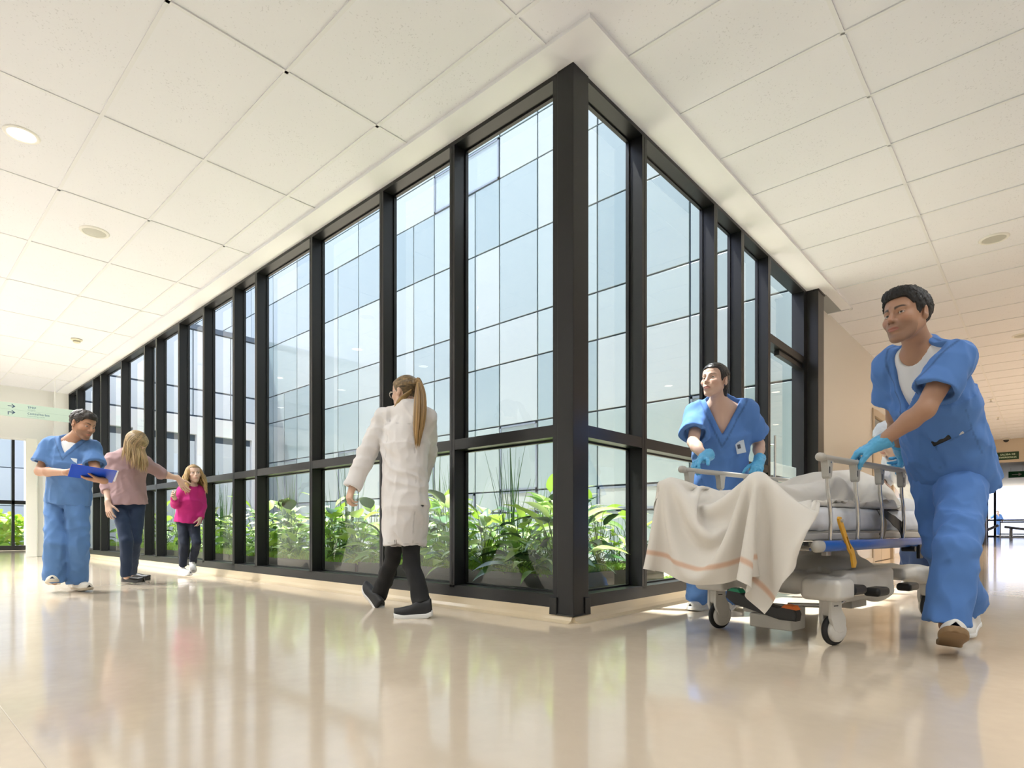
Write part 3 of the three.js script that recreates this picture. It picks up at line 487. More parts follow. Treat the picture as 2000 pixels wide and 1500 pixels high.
      if (bits & 16) vl[4] = vert(q + sz, 0); if (bits & 32) vl[5] = vert(q + 1 + sz, 1); if (bits & 64) vl[6] = vert(q + sy + sz, 0); if (bits & 128) vl[7] = vert(q + sz, 1);
      if (bits & 256) vl[8] = vert(q, 2); if (bits & 512) vl[9] = vert(q + 1, 2); if (bits & 1024) vl[10] = vert(q + 1 + sy, 2); if (bits & 2048) vl[11] = vert(q + sy, 2);
      for (let t = ci << 4; triTable[t] !== -1; t += 3) idx.push(vl[triTable[t]], vl[triTable[t + 1]], vl[triTable[t + 2]]);
    }
    // wind triangles along the outward normal
    for (let t = 0; t < idx.length; t += 3) {
      const a = idx[t] * 3, c = idx[t + 1] * 3, e = idx[t + 2] * 3, ux = pos[c] - pos[a], uy = pos[c + 1] - pos[a + 1], uz = pos[c + 2] - pos[a + 2], wx = pos[e] - pos[a], wy = pos[e + 1] - pos[a + 1], wz = pos[e + 2] - pos[a + 2];
      const nx0 = uy * wz - uz * wy, ny0 = uz * wx - ux * wz, nz0 = ux * wy - uy * wx;
      if (nx0 * (nor[a] + nor[c] + nor[e]) + ny0 * (nor[a + 1] + nor[c + 1] + nor[e + 1]) + nz0 * (nor[a + 2] + nor[c + 2] + nor[e + 2]) < 0) { const s = idx[t + 1]; idx[t + 1] = idx[t + 2]; idx[t + 2] = s; }
    }
    const g = new THREE.BufferGeometry(); g.setAttribute('position', new THREE.Float32BufferAttribute(pos, 3)); g.setAttribute('normal', new THREE.Float32BufferAttribute(nor, 3));
    if (color) { const col = new Float32Array(pos.length); for (let i = 0; i < pos.length; i += 3) { const c = color(pos[i], pos[i + 1], pos[i + 2]); col[i] = c[0]; col[i + 1] = c[1]; col[i + 2] = c[2]; } g.setAttribute('color', new THREE.BufferAttribute(col, 3)); }
    g.setIndex(idx); return g;
  }
}
// ---------- people: bodies, heads, hands, clothes
const mix3 = (a, b, t) => A3(a).lerp(A3(b), t);
const dirOf = (a, b) => A3(b).sub(A3(a)).normalize();
const unit = (x, y, z) => V(x, y, z).normalize();
// camera-free frame: x to the person's left, y up, z forward
function frame(fwd, up = V(0, 1, 0)) { const z = A3(fwd).normalize(), x = A3(up).cross(z).normalize(), y = z.clone().cross(x); return { x, y, z }; }
function rotated(fr, yaw = 0, pitch = 0, roll = 0) {   // turns within the frame: yaw to the left, pitch down, roll to the left shoulder
  const q = new THREE.Quaternion().setFromEuler(new THREE.Euler(pitch, yaw, -roll, 'YXZ')), B = new THREE.Matrix4().makeBasis(fr.x, fr.y, fr.z);
  const R = B.clone().multiply(new THREE.Matrix4().makeRotationFromQuaternion(q)); const x = V(), y = V(), z = V(); R.extractBasis(x, y, z); return { x, y, z };
}
const at = (o, fr, x, y, z, s = 1) => A3(o).addScaledVector(fr.x, x * s).addScaledVector(fr.y, y * s).addScaledVector(fr.z, z * s);
const skins = { tan: [0.36, 0.19, 0.115], brown: [0.42, 0.235, 0.15], pale: [0.60, 0.40, 0.31], fair: [0.62, 0.41, 0.30], child: [0.66, 0.46, 0.36] };

// head prims in the field; o = centre between the ears at eye height, fr = frame, s = scale
function headPrims(F, o, fr, s, h = {}) {
  const jw = h.jaw ?? 1, fem = h.fem ?? 0, nose = h.nose ?? 1, P = (x, y, z) => at(o, fr, x, y, z, s), E = (x, y, z, r, k) => F.ell(P(x, y, z), r.map((q) => q * s), fr.x, fr.y, fr.z, k * s);
  E(0, 0.034, -0.016, [0.074, 0.084, 0.096], 0.02);
  E(0, -0.035, 0.026, [0.060 * jw, 0.075, 0.066], 0.03);
  E(0, 0.045, 0.034, [0.060, 0.046, 0.050], 0.03);
  for (const e of [-1, 1]) {
    F.cap(P(e * 0.056 * jw, -0.05, -0.004), P(e * 0.020 * jw, -0.101, 0.062), (0.016 - 0.003 * fem) * s, (0.013 - 0.002 * fem) * s, 0.03 * s);
    E(e * 0.042, -0.024, 0.060, [0.020, 0.017, 0.020], 0.03);
    F.cap(P(e * 0.014, 0.022, 0.086), P(e * 0.046, 0.020, 0.066), (0.0085 - 0.0025 * fem) * s, (0.007 - 0.002 * fem) * s, 0.016 * s);
  }
  E(0, -0.103, 0.067 - 0.005 * fem, [(0.019 - 0.004 * fem) * jw, 0.015, 0.018 - 0.003 * fem], 0.025);
  F.cap(P(0, 0.014, 0.087), P(0, -0.029, 0.104 + 0.004 * nose), 0.0075 * s, 0.0105 * s * nose, 0.012 * s);
  for (const e of [-1, 1]) E(e * 0.0125 * nose, -0.034, 0.094, [0.0075 * nose, 0.0075, 0.010], 0.008);
  E(0, -0.058, 0.082, [0.028, 0.020, 0.016], 0.02);
  E(0, -0.0625, 0.0935, [0.0215, 0.0052, 0.0085], 0.006);
  E(0, -0.0735, 0.0915, [0.0185, 0.0062, 0.0085], 0.006);
  for (const e of [-1, 1]) {   // ears
    const er = rotated(fr, e * 0.35, -0.12, 0); const c = P(e * 0.077, -0.006, -0.012);
    F.ell(c, [0.007 * s, 0.031 * s, 0.018 * s], er.x, er.y, er.z, 0.006 * s);
    F.ell(at(c, er, 0, -0.016, 0.004, s), [0.008 * s, 0.014 * s, 0.012 * s], er.x, er.y, er.z, 0.008 * s);
  }
  const soc = [-1, 1].map((e) => P(e * 0.0315, 0.0, 0.094)), eye = [-1, 1].map((e) => P(e * 0.0315, -0.001, 0.0725)), mouthA = P(-0.021, -0.068, 0.0995), mouthB = P(0.021, -0.068, 0.0995), mm = P(0, -0.0675, 0.1035);
  const conc = [-1, 1].map((e) => P(e * 0.085, -0.002, -0.004)), nos = [-1, 1].map((e) => P(e * 0.0085, -0.0425, 0.100));
  const ellD = (c, r, x, y, z) => { const a = ((x - c.x) * fr.x.x + (y - c.y) * fr.x.y + (z - c.z) * fr.x.z) / (r[0] * s), b = ((x - c.x) * fr.y.x + (y - c.y) * fr.y.y + (z - c.z) * fr.y.z) / (r[1] * s), d = ((x - c.x) * fr.z.x + (y - c.y) * fr.z.y + (z - c.z) * fr.z.z) / (r[2] * s); return (Math.sqrt(a * a + b * b + d * d) - 1) * Math.min(r[0], r[1], r[2]) * s; };
  const near = (x, y, z) => (x - o.x) ** 2 + (y - o.y) ** 2 + (z - o.z) ** 2 < (0.17 * s) ** 2;
  F.sub((x, y, z) => { if (!near(x, y, z)) return 1; return Math.min(ellD(soc[0], [0.0175, 0.0105, 0.016], x, y, z), ellD(soc[1], [0.0175, 0.0105, 0.016], x, y, z)); }, 0.010 * s);
  F.sub((x, y, z) => { if (!near(x, y, z)) return 1; return Math.min(ellD(conc[0], [0.006, 0.017, 0.011], x, y, z), ellD(conc[1], [0.006, 0.017, 0.011], x, y, z), ellD(nos[0], [0.0042, 0.004, 0.006], x, y, z), ellD(nos[1], [0.0042, 0.004, 0.006], x, y, z), ellD(mm, [0.023, 0.0016, 0.007], x, y, z)); }, 0.003 * s);
  // lids: a shell round each eyeball with an almond opening, applied last
  F.post = F.post ?? [];
  F.post.push((d, x, y, z) => {
    for (let i = 0; i < 2; i++) {
      const c = eye[i], dx = x - c.x, dy = y - c.y, dz = z - c.z, r = Math.sqrt(dx * dx + dy * dy + dz * dz); if (r > 0.03 * s) continue;
      const u = (dx * fr.x.x + dy * fr.x.y + dz * fr.x.z) / s, v = (dx * fr.y.x + dy * fr.y.y + dz * fr.y.z) / s, w = (dx * fr.z.x + dy * fr.z.y + dz * fr.z.z) / s;
      const lid = Math.abs(r - 0.0134 * s) - 0.0017 * s, e = Math.sqrt(Math.max(0, 1 - (u / 0.0132) ** 2)), ov = (v > 0 ? v - 0.0060 * (h.lid ?? 1) * e : -v - 0.0048 * e) * s;
      d = Math.min(d, Math.max(lid, -ov));
      if (w > 0) d = Math.max(d, -Math.max(ov, r - 0.019 * s));
    }
    return d;
  });
}
const baseValue = Field.prototype.value;
Field.prototype.value = function (list, x, y, z) { let d = baseValue.call(this, list, x, y, z); if (this.post) for (const f of this.post) d = f(d, x, y, z); return d; };

const eyeGeo = new THREE.SphereGeometry(0.0126, 48, 36);
function addEyes(root, o, fr, s, look, iris = [0.05, 0.025, 0.012]) {
  for (const e of [-1, 1]) {
    const g = eyeGeo.clone(), p = g.attributes.position, col = new Float32Array(p.count * 3); const dir = V(0, 0, 1).applyEuler(new THREE.Euler(look[1], look[0], 0));
    for (let i = 0; i < p.count; i++) { const c = V().fromBufferAttribute(p, i).normalize().dot(dir), a = Math.acos(clamp(c, -1, 1)); const q = a < 0.2 ? [0.004, 0.004, 0.004] : a < 0.46 ? iris : [0.60, 0.56, 0.54]; col.set(q, i * 3); }
    g.setAttribute('color', new THREE.BufferAttribute(col, 3)); g.scale(s, s, s); g.applyMatrix4(basisMatrix(fr.x, fr.y, fr.z, at(o, fr, e * 0.0315, -0.001, 0.0725, s)));
    part('eye', g, eyeMat, root);
  }
}
const eyeMat = mat(0xffffff, 0.08, { vertexColors: true, clearcoat: 1, clearcoatRoughness: 0.03 });
// colour of the skin over the head: brows, lips, blush, stubble
function headColor(o, fr, s, base, h = {}) {
  return (x, y, z) => {
    const dx = x - o.x, dy = y - o.y, dz = z - o.z; let c = base.slice(); if (dx * dx + dy * dy + dz * dz > (0.18 * s) ** 2) return c;
    const u = (dx * fr.x.x + dy * fr.x.y + dz * fr.x.z) / s, v = (dx * fr.y.x + dy * fr.y.y + dz * fr.y.z) / s, w = (dx * fr.z.x + dy * fr.z.y + dz * fr.z.z) / s;
    const blend = (q, t) => { c = c.map((e, i) => lerp(e, q[i], t)); }, a = Math.abs(u);
    if (w > 0.03) {
      blend([base[0] * 1.02, base[1] * 0.80, base[2] * 0.78], 0.5 * Math.exp(-(((a - 0.042) / 0.018) ** 2) - ((v + 0.03) / 0.02) ** 2));
      blend([base[0] * 1.0, base[1] * 0.78, base[2] * 0.75], 0.5 * Math.exp(-((a / 0.014) ** 2) - ((v + 0.03) / 0.012) ** 2));
      if (h.stubble) { const m = sstep(0.078, 0.055, Math.hypot(u * 0.8, v + 0.088)) * sstep(-0.02, -0.05, v) * (1 - 0.7 * Math.exp(-((a / 0.02) ** 2) - ((v + 0.085) / 0.006) ** 2)); blend([0.045, 0.032, 0.027], h.stubble * m); }
      const lipW = Math.sqrt(Math.max(0, 1 - (u / 0.0245) ** 2)), up = v > -0.068 ? (v + 0.068) / (0.0085 * lipW + 1e-4) : (-0.068 - v) / (0.0105 * lipW + 1e-4);
      if (a < 0.0245 && w > 0.07) blend(h.lips ?? [base[0] * 0.85, base[1] * 0.52, base[2] * 0.55], 0.8 * sstep(1.15, 0.8, up));
      const bt = clamp((a - 0.014) / 0.038, 0, 1), by = 0.0195 + 0.0085 * Math.sin(bt * 2.4) - 0.004 * bt, th = (h.browW ?? 0.0042) * (1 - 0.55 * bt);
      if (a > 0.011 && a < 0.055) blend(h.brow ?? [0.02, 0.014, 0.01], 0.92 * sstep(th * 1.5, th * 0.5, Math.abs(v - by)) * sstep(0.010, 0.016, a) * sstep(0.056, 0.045, a));
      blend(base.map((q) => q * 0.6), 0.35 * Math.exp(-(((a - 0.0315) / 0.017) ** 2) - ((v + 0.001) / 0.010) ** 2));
    }
    return c;
  };
}
// a hand: W wrist, D towards the knuckles, N out of the palm, T towards the thumb
function handPrims(F, W, D, N, T, s = 1, o = {}) {
  D = A3(D).normalize(); T = A3(T); T.addScaledVector(D, -T.dot(D)).normalize(); N = A3(N); N.addScaledVector(D, -N.dot(D)).addScaledVector(T, -N.dot(T)).normalize();
  const P = (d, t, n) => A3(W).addScaledVector(D, d * s).addScaledVector(T, t * s).addScaledVector(N, n * s), r = o.fat ?? 1;
  const kn = [[0.088, 0.029], [0.092, 0.009], [0.087, -0.011], [0.078, -0.029]];
  F.cap(P(-0.02, 0, 0), P(0.02, 0.0, 0), 0.024 * s * r, 0.022 * s * r, 0.02 * s);
  for (let i = 0; i < 4; i++) F.cap(P(0.01, kn[i][1] * 0.55, 0), P(kn[i][0], kn[i][1], -0.002), 0.0145 * s * r, 0.0108 * s * r, 0.012 * s);
  F.cap(P(0.015, 0.014, 0.006), P(0.05, 0.030, 0.010), 0.015 * s * r, 0.012 * s * r, 0.014 * s);
  const len = [0.93, 1.04, 0.97, 0.76], curls = o.curls ?? [[0.35, 0.45, 0.3], [0.4, 0.5, 0.3], [0.45, 0.55, 0.35], [0.5, 0.6, 0.4]], spread = o.spread ?? 0.06;
  for (let i = 0; i < 4; i++) {
    let p = P(kn[i][0], kn[i][1], -0.002), a = 0; const sp = (1.4 - i) * spread, base = D.clone().multiplyScalar(Math.cos(sp)).addScaledVector(T, Math.sin(sp)); const seg = [0.043, 0.026, 0.021], rad = [0.0092, 0.0084, 0.0077, 0.0066];
    for (let j = 0; j < 3; j++) { a += curls[i][j]; const d = base.clone().multiplyScalar(Math.cos(a)).addScaledVector(N, Math.sin(a)), q = p.clone().addScaledVector(d, seg[j] * len[i] * s); F.cap(p, q, rad[j] * s * r * (i === 3 ? 0.88 : 1), rad[j + 1] * s * r * (i === 3 ? 0.88 : 1), 0.003 * s); p = q; }
  }
  const th = o.thumb ?? [0.75, 0.25, 0.35]; let p = P(0.028, 0.022, 0.006), d = D.clone().multiplyScalar(0.75).addScaledVector(T, th[0]).addScaledVector(N, th[1]).normalize(); const tl = [0.042, 0.032, 0.026], tr = [0.0125, 0.0102, 0.0092, 0.0078];
  for (let j = 0; j < 3; j++) { const q = p.clone().addScaledVector(d, tl[j] * s); F.cap(p, q, tr[j] * s * r, tr[j + 1] * s * r, j ? 0.004 * s : 0.012 * s); p = q; d.addScaledVector(N, th[2] * 0.6).addScaledVector(D, th[2] * 0.5).addScaledVector(T, -th[2] * 0.5).normalize(); }
  return A3(W).addScaledVector(D, 0.08 * s);
}
// skeleton J: pelvis, chest, neck, head, sL sR eL eR wL wR hL hR kL kR aL aR; frames: P (pelvis), C (chest), H (head)
function bodyField(J, s, sex = 0, opt = {}) {
  const F = new Field(), C = J.C, P = J.P, w = sex ? 0.9 : 1;
  F.ell(at(J.chest, C, 0, 0, 0), [0.148 * s * w, 0.185 * s, 0.102 * s], C.x, C.y, C.z, 0.05);
  const waist = mix3(J.pelvis, J.chest, 0.5); F.ell(waist, [0.120 * s * w, 0.16 * s, 0.088 * s], C.x, C.y, C.z, 0.06);
  F.ell(J.pelvis, [0.140 * s, 0.115 * s, 0.098 * s], P.x, P.y, P.z, 0.06);
  const nw = sex ? 0.80 : 1; F.cap(J.neck, mix3(J.neck, J.head, 0.75), 0.056 * s * nw, 0.053 * s * nw, 0.03);
  F.cap(J.neck, J.chest, 0.07 * s * w, 0.10 * s * w, 0.05);
  if (opt.bust) for (const e of [-1, 1]) F.ell(at(J.chest, C, e * 0.07 * s, -0.01 * s, 0.085 * s), [0.058 * s, 0.055 * s, 0.05 * s], C.x, C.y, C.z, 0.03);
  const arm = (S, E, W) => { const m = opt.armR ?? 1; F.cap(mix3(J.neck, S, 0.2), S, 0.05 * s * w, 0.054 * s * w, 0.045); F.cap(S, E, 0.051 * s * w * m, 0.040 * s * w * m, 0.03); F.cap(E, mix3(E, W, 0.3), 0.040 * s * w * m, 0.041 * s * w * m, 0.02); F.cap(mix3(E, W, 0.3), W, 0.041 * s * w * m, 0.026 * s * w * m, 0.02); };
  arm(J.sL, J.eL, J.wL); arm(J.sR, J.eR, J.wR);
  const leg = (h, k, a) => { const g = (opt.legR ?? 0.84) * s; F.cap(h, k, 0.084 * g, 0.056 * g, 0.03); F.cap(k, mix3(k, a, 0.33), 0.055 * g, 0.056 * g, 0.015); F.cap(mix3(k, a, 0.33), a, 0.056 * g, 0.038 * g, 0.015); };
  leg(J.hL, J.kL, J.aL); leg(J.hR, J.kR, J.aR);
  return F;
}
const ball = (c, r) => new THREE.Box3(A3(c).addScalar(-r), A3(c).addScalar(r));
// skin mesh: coarse body, fine head and hands, all of one field
function skinGeometry(F, color, cell, fine) {
  const inside = (b, m) => (x, y, z) => x > b.min.x + m && x < b.max.x - m && y > b.min.y + m && y < b.max.y - m && z > b.min.z + m && z < b.max.z - m;
  const holes = fine.map((f) => inside(f.box, cell * 1.0));
  const geos = [F.mesh(cell, { color, skip: (x, y, z) => holes.some((h) => h(x, y, z)) })];
  for (const f of fine) geos.push(F.mesh(f.cell, { box: f.box, color }));
  return mergeGeometries(geos.map((g) => { const o = g.toNonIndexed(); return o; }));
}
// a shoe from heel H along D (length L), up U: loft of sections; returns {upper, sole}
function shoeGeos(H, D, U, L, wid = 0.092, o = {}) {
  D = A3(D).normalize(); U = A3(U); U.addScaledVector(D, -U.dot(D)).normalize(); const S = U.clone().cross(D).normalize(), nu = 26, nv = 22, up = [], hgt = o.high ?? 0.085;
  const halfW = (t) => wid / 2 * (t < 0.12 ? 0.62 + 0.28 * Math.sqrt(t / 0.12) : t < 0.68 ? lerp(0.84, 1.0, Math.sin((t - 0.12) / 0.56 * Math.PI / 2)) - 0.13 * Math.sin((t - 0.12) / 0.56 * Math.PI) * 1 : Math.sqrt(Math.max(0.02, 1 - ((t - 0.68) / 0.33) ** 2.4)));
  const top = (t) => (o.low ? lerp(0.055, 0.05, t) : 1) * (o.low ? 1 : t < 0.32 ? hgt : t < 0.62 ? lerp(hgt, 0.058, sstep(0.32, 0.62, t)) : lerp(0.058, 0.036, sstep(0.62, 0.98, t)));
  const st = o.sole ?? 0.026, spring = (t) => 0.012 * sstep(0.7, 1, t) + (o.heelSpring ?? 0.004) * sstep(0.15, 0, t);
  const pt = (t, sx, h) => A3(H).addScaledVector(D, t * L).addScaledVector(S, sx).addScaledVector(U, h);
  const grid = (fn, cols, closeEnds) => { const pos = [], idx = []; for (let i = 0; i <= nu; i++) for (let j = 0; j <= cols; j++) { const p = fn(i / nu, j / cols); pos.push(p.x, p.y, p.z); } const w = cols + 1; for (let i = 0; i < nu; i++) for (let j = 0; j < cols; j++) { const a = i * w + j; idx.push(a, a + 1, a + w, a + 1, a + w + 1, a + w); }
    if (closeEnds) for (const i of [0, nu]) { const c = pos.length / 3, q = V(); for (let j = 0; j <= cols; j++) q.add(V(...pos.slice((i * w + j) * 3, (i * w + j) * 3 + 3))); q.divideScalar(cols + 1); pos.push(q.x, q.y, q.z); for (let j = 0; j < cols; j++) { const a = i * w + j; i ? idx.push(a, a + 1, c) : idx.push(a + 1, a, c); } }
    const g = new THREE.BufferGeometry(); g.setAttribute('position', new THREE.Float32BufferAttribute(pos, 3)); g.setIndex(idx); g.computeVertexNormals(); return g; };
  const tt = (u) => u;
  const upper = grid((u, v) => { const t = lerp(0.015, 0.985, u), a = Math.PI * (1 - v), hw = halfW(t) * 0.97, c = Math.cos(a), q = Math.sin(a), ht = top(t) + 0.0; return pt(t, Math.sign(c) * Math.pow(Math.abs(c), 0.75) * hw * (1 - 0.16 * q), st + spring(t) - 0.004 + ht * Math.pow(q, 0.72)); }, nv, true);
  const sole = grid((u, v) => { const t = u, a = v * Math.PI * 2, hw = halfW(t) + 0.003, c = Math.cos(a), q = Math.sin(a), e = (x) => Math.sign(x) * Math.pow(Math.abs(x), 0.35); return pt(t, e(c) * hw, spring(t) + st / 2 + e(q) * st / 2); }, 20, true);
  return { upper, sole };
}
const clothBump = dataTex(256, (u, v) => { const n = 128 + 60 * Math.sin(u * Math.PI * 2 * 64) * Math.sin(v * Math.PI * 2 * 64) + tn(u, v, 30, 3) * 50; return [n, n, n]; });
const cloth = (c, o = {}) => mat(c, 0.85, { sheen: 0.25, sheenRoughness: 0.6, sheenColor: new THREE.Color(0.7, 0.75, 0.85), vertexColors: !!o.vc, ...o.extra });
// folds: ridged noise stretched along the given axis, amplitude in metres
function folds(amp, fx, fy, fz, seed = 0, amp2 = amp * 0.5, tw = 0.5) {
  return (x, y0, z) => { const y = y0 + 0.45 * x * Math.sin(seed) - 0.35 * z * Math.cos(seed * 1.7), w = nz(x * 3 + seed, y * 3, z * 3) * tw; const a = 1 - Math.abs(nz(x * fx + w, y * fy + w * 2 + seed, z * fz - w)) * 2.2, b = nz(x * fx * 2.1, y * fy * 1.7 + seed + 7, z * fz * 2.1 + w); return Math.max(-0.006, amp * (a - 0.4) + amp2 * b); };
}
// sleeve: part of a top; from S towards E, ends at fraction t of the upper arm
function sleeve(F, S, E, t, r0, r1, k = 0.03) {
  const n = dirOf(S, E), end = mix3(S, E, t); F.cap(mix3(S, E, -0.05), mix3(S, E, t + 0.25), r0, r1, k, [[end, n]], { at: end, n, depth: 0.035, t: 0.024 });
}
const vcut = (o, fr, yV, slope, z0, top = 0.5) => (x, y, z) => {
  const dx = x - o.x, dy = y - o.y, dz = z - o.z, u = dx * fr.x.x + dy * fr.x.y + dz * fr.x.z, v = dx * fr.y.x + dy * fr.y.y + dz * fr.y.z, w = dx * fr.z.x + dy * fr.z.y + dz * fr.z.z;
  return Math.max((yV + Math.abs(u) * slope - v) / Math.hypot(1, slope), z0 - w, v - top);
};

// where a line from p along d first meets the surface of a field
function meet(F, p, d, max = 1.5) { p = A3(p); d = A3(d).normalize(); let t = 0; for (let i = 0; i < 400 && t < max; i++) { const q = p.clone().addScaledVector(d, t), list = F.gather(q.x, q.y, q.z, 0.3), v = list.length ? F.value(list, q.x, q.y, q.z) : 0.1; if (v < 0.001) return q; t += Math.max(0.002, v * 0.6); } return p; }
// ---------- the people
const scrubBlue = lin(0.090, 0.215, 0.54), scrubBlueL = lin(0.085, 0.19, 0.42);
const glove = mat(lin(0.10, 0.42, 0.72), 0.38, { sheen: 0.2 });
const shoeWhite = mat(lin(0.72, 0.71, 0.69), 0.55), soleBrown = mat(lin(0.27, 0.17, 0.085), 0.7), soleWhite = mat(lin(0.8, 0.8, 0.79), 0.5), blackCloth = mat(lin(0.009, 0.009, 0.010), 0.85), shoeBlack = mat(lin(0.012, 0.012, 0.014), 0.6);
// hair as a thick cap over the skull: keep(u, v, w) < 0 keeps hair there (head coordinates, unit scale)
function hairCap(o, fr, s, ells, keep, tuft = 0.004, cell = 0.004, col, freq = [60, 60, 60], bare = true) {
  const F = new Field(); for (const [x, y, z, r, k] of ells) F.ell(at(o, fr, x, y, z, s), r.map((q) => q * s), fr.x, fr.y, fr.z, (k ?? 0.02) * s);
  const loc = (x, y, z) => { const dx = x - o.x, dy = y - o.y, dz = z - o.z; return [(dx * fr.x.x + dy * fr.x.y + dz * fr.x.z) / s, (dx * fr.y.x + dy * fr.y.y + dz * fr.y.z) / s, (dx * fr.z.x + dy * fr.z.y + dz * fr.z.z) / s]; };
  F.disp = (x, y, z) => { const [u, v, w] = loc(x, y, z); return tuft * s * (nz(u * freq[0], v * freq[1], w * freq[2]) + 0.6 * nz(u * freq[0] * 2.3, v * freq[1] * 2.3 + 5, w * freq[2] * 2.3)); };
  F.sub((x, y, z) => { const [u, v, w] = loc(x, y, z); const ear = Math.hypot((v + 0.010) / 1.3, w + 0.014, Math.max(0, 0.066 - Math.abs(u))) - 0.023; return -Math.max(keep(u, v, w), bare ? -ear : -1) * s; }, 0.004 * s);
  return F.mesh(cell, { color: col ? (x, y, z) => col(...loc(x, y, z)) : undefined });
}
const shortKeep = (front, side, nape, sb) => (u, v, w) => {   // hairline: brow of the forehead, temples, round the ear, nape
  const line = w > 0.045 ? lerp(front - 0.03, front, sstep(0.045, 0.075, w)) - 0.3 * Math.max(0, Math.abs(u) - 0.045) : w > 0.018 ? lerp(sb, front - 0.03, sstep(0.018, 0.045, w)) : w > -0.035 ? lerp(side, sb, sstep(0.004, 0.018, w)) : lerp(nape, side, sstep(-0.075, -0.035, w));
  return Math.max(line - v + 0.003 * nz(u * 90, w * 90, v * 30), 0) > 0 ? line - v : Math.max(line - v, -0.1);
};
function strands(list, r0, r1, seg = 14, col) {   // list of point chains -> one geometry of tapered tubes with streaked colour
  const geos = [];
  for (const [pts, c, rad] of list) {
    const curve = new THREE.CatmullRomCurve3(pts), g = new THREE.TubeGeometry(curve, seg, 1, 6, false), p = g.attributes.position, n = g.attributes.normal, col = new Float32Array(p.count * 3);
    for (let i = 0; i <= seg; i++) { const ctr = curve.getPointAt(i / seg), t = i / seg, r = rad * (0.75 + 0.5 * Math.sin(Math.min(1, t * 1.3) * Math.PI * 0.7)) * (t > 0.8 ? Math.max(0.08, (1 - t) / 0.2) : 1); for (let j = 0; j <= 6; j++) { const k = i * 7 + j; p.setXYZ(k, ctr.x + n.getX(k) * r, ctr.y + n.getY(k) * r, ctr.z + n.getZ(k) * r); const sh = lerp(0.8, 1.12, t); col.set([c[0] * sh, c[1] * sh, c[2] * sh], k * 3); } }
    g.setAttribute('color', new THREE.BufferAttribute(col, 3)); g.deleteAttribute('uv'); geos.push(g);
  }
  return mergeGeometries(geos);
}
const hairMat = (rough = 0.5) => mat(0xffffff, rough, { vertexColors: true, sheen: 0.3, sheenRoughness: 0.4 });
const seams = (base, fs) => (x, y, z) => { let m = 1; for (const f of fs) { const d = Math.abs(f(x, y, z)); m *= 1 - 0.28 * sstep(0.006, 0.002, d); } return [base.r * m, base.g * m, base.b * m]; };
function addShoe(root, H, D, U, L, upM, soM, o = {}, label) { const g = shoeGeos(H, D, U, L, o.wid ?? 0.1, o); const sh = part('shoe', g.upper, upM, root, label); part('sole', g.sole, soM, sh); if (o.laces) part('laces', o.laces, soM, sh); return sh; }


const vw = (r, u, f) => V(0.6732 * r + 0.7394 * f, u, 0.7397 * r - 0.6730 * f);   // right, up and away as seen from the doorway of the near corridor
const vr = (px, r, u, f) => { const a = (px - 1000) / 1151, n = Math.hypot(a, 1); return vw((r + a * f) / n, u, (f - a * r) / n); };   // the same, across and along the line of sight
function faceFrame(head, yaw, pitch, roll) { const to = V(-3.004, 0, 2.215).sub(V(head.x, 0, head.z)).normalize(); return rotated(frame(to), yaw, pitch, roll); }
function pose(J, face) {
  const up = A3(J.chest).sub(A3(J.pelvis)).normalize(), latC = A3(J.sL).sub(A3(J.sR)).normalize(), latP = A3(J.hL).sub(A3(J.hR)).normalize();
  J.C = frame(latC.clone().cross(up), up); J.P = frame(latP.clone().cross(up), V(0, 1, 0).lerp(up, 0.3).normalize()); J.head = A3(J.head); J.H = faceFrame(J.head, ...face); return J;
}
// skin, eyes and hands of one person; hands: { L: [tip, palm, thumb, options], R: ... }
function makeBody(root, J, s, o) {
  const F = bodyField(J, s, o.sex ?? 0, o); headPrims(F, J.head, J.H, s * (o.headS ?? 1), o.head ?? {}); const hs = s * (o.headS ?? 1);
  const fine = [], hb = ball(J.head, 0.155 * hs); hb.min.y = J.head.y - 0.135 * hs; fine.push({ box: hb, cell: o.headCell ?? 0.004 });
  for (const k of ['L', 'R']) { const q = o.hands?.[k]; if (!q) continue; const W = J['w' + k], D = dirOf(W, q[0]), G = new Field(); const c = handPrims(G, W, D, q[1], q[2], s * (q[3]?.size ?? 1), q[3] ?? {}); for (const p of G.p) F.add(q[3]?.glove ? { ...p, f: (x, y, z) => p.f(x, y, z) + 0.003 } : p); fine.push({ box: ball(c, 0.125 * s * (q[3]?.size ?? 1)), cell: o.handCell ?? 0.004 });
    if (q[3]?.glove) { G.offset = 0.0012; G.cap(A3(W).addScaledVector(D, -0.055), A3(W).addScaledVector(D, 0.01), 0.039 * s, 0.033 * s, 0.012, [[A3(W).addScaledVector(D, -0.052), D.clone().negate()]]); G.disp = folds(0.0022, 40, 60, 40, 3); part('glove', G.mesh(o.handCell ?? 0.004), glove, root); } }
  if (o.shoesOnly) for (const k of ['L', 'R']) F.cap(J['a' + k], o.shoesOnly[k], 0.034 * s, 0.03 * s, 0.02);
  part('body', skinGeometry(F, headColor(J.head, J.H, hs, o.skin, o.head ?? {}), o.cell ?? 0.012, fine), mat(0xffffff, 0.52, { vertexColors: true, sheen: 0.15 }), root);
  if (!o.noEyes) addEyes(root, J.head, J.H, hs, o.look ?? [0, 0], o.iris);
}
let lastTop = null;
const seg = (a, b, r) => { a = A3(a); const d = A3(b).sub(a), L = d.lengthSq(); return (x, y, z) => { const t = clamp(((x - a.x) * d.x + (y - a.y) * d.y + (z - a.z) * d.z) / L, 0, 1); return Math.hypot(x - a.x - d.x * t, y - a.y - d.y * t, z - a.z - d.z * t) - (r ?? 0); }; };
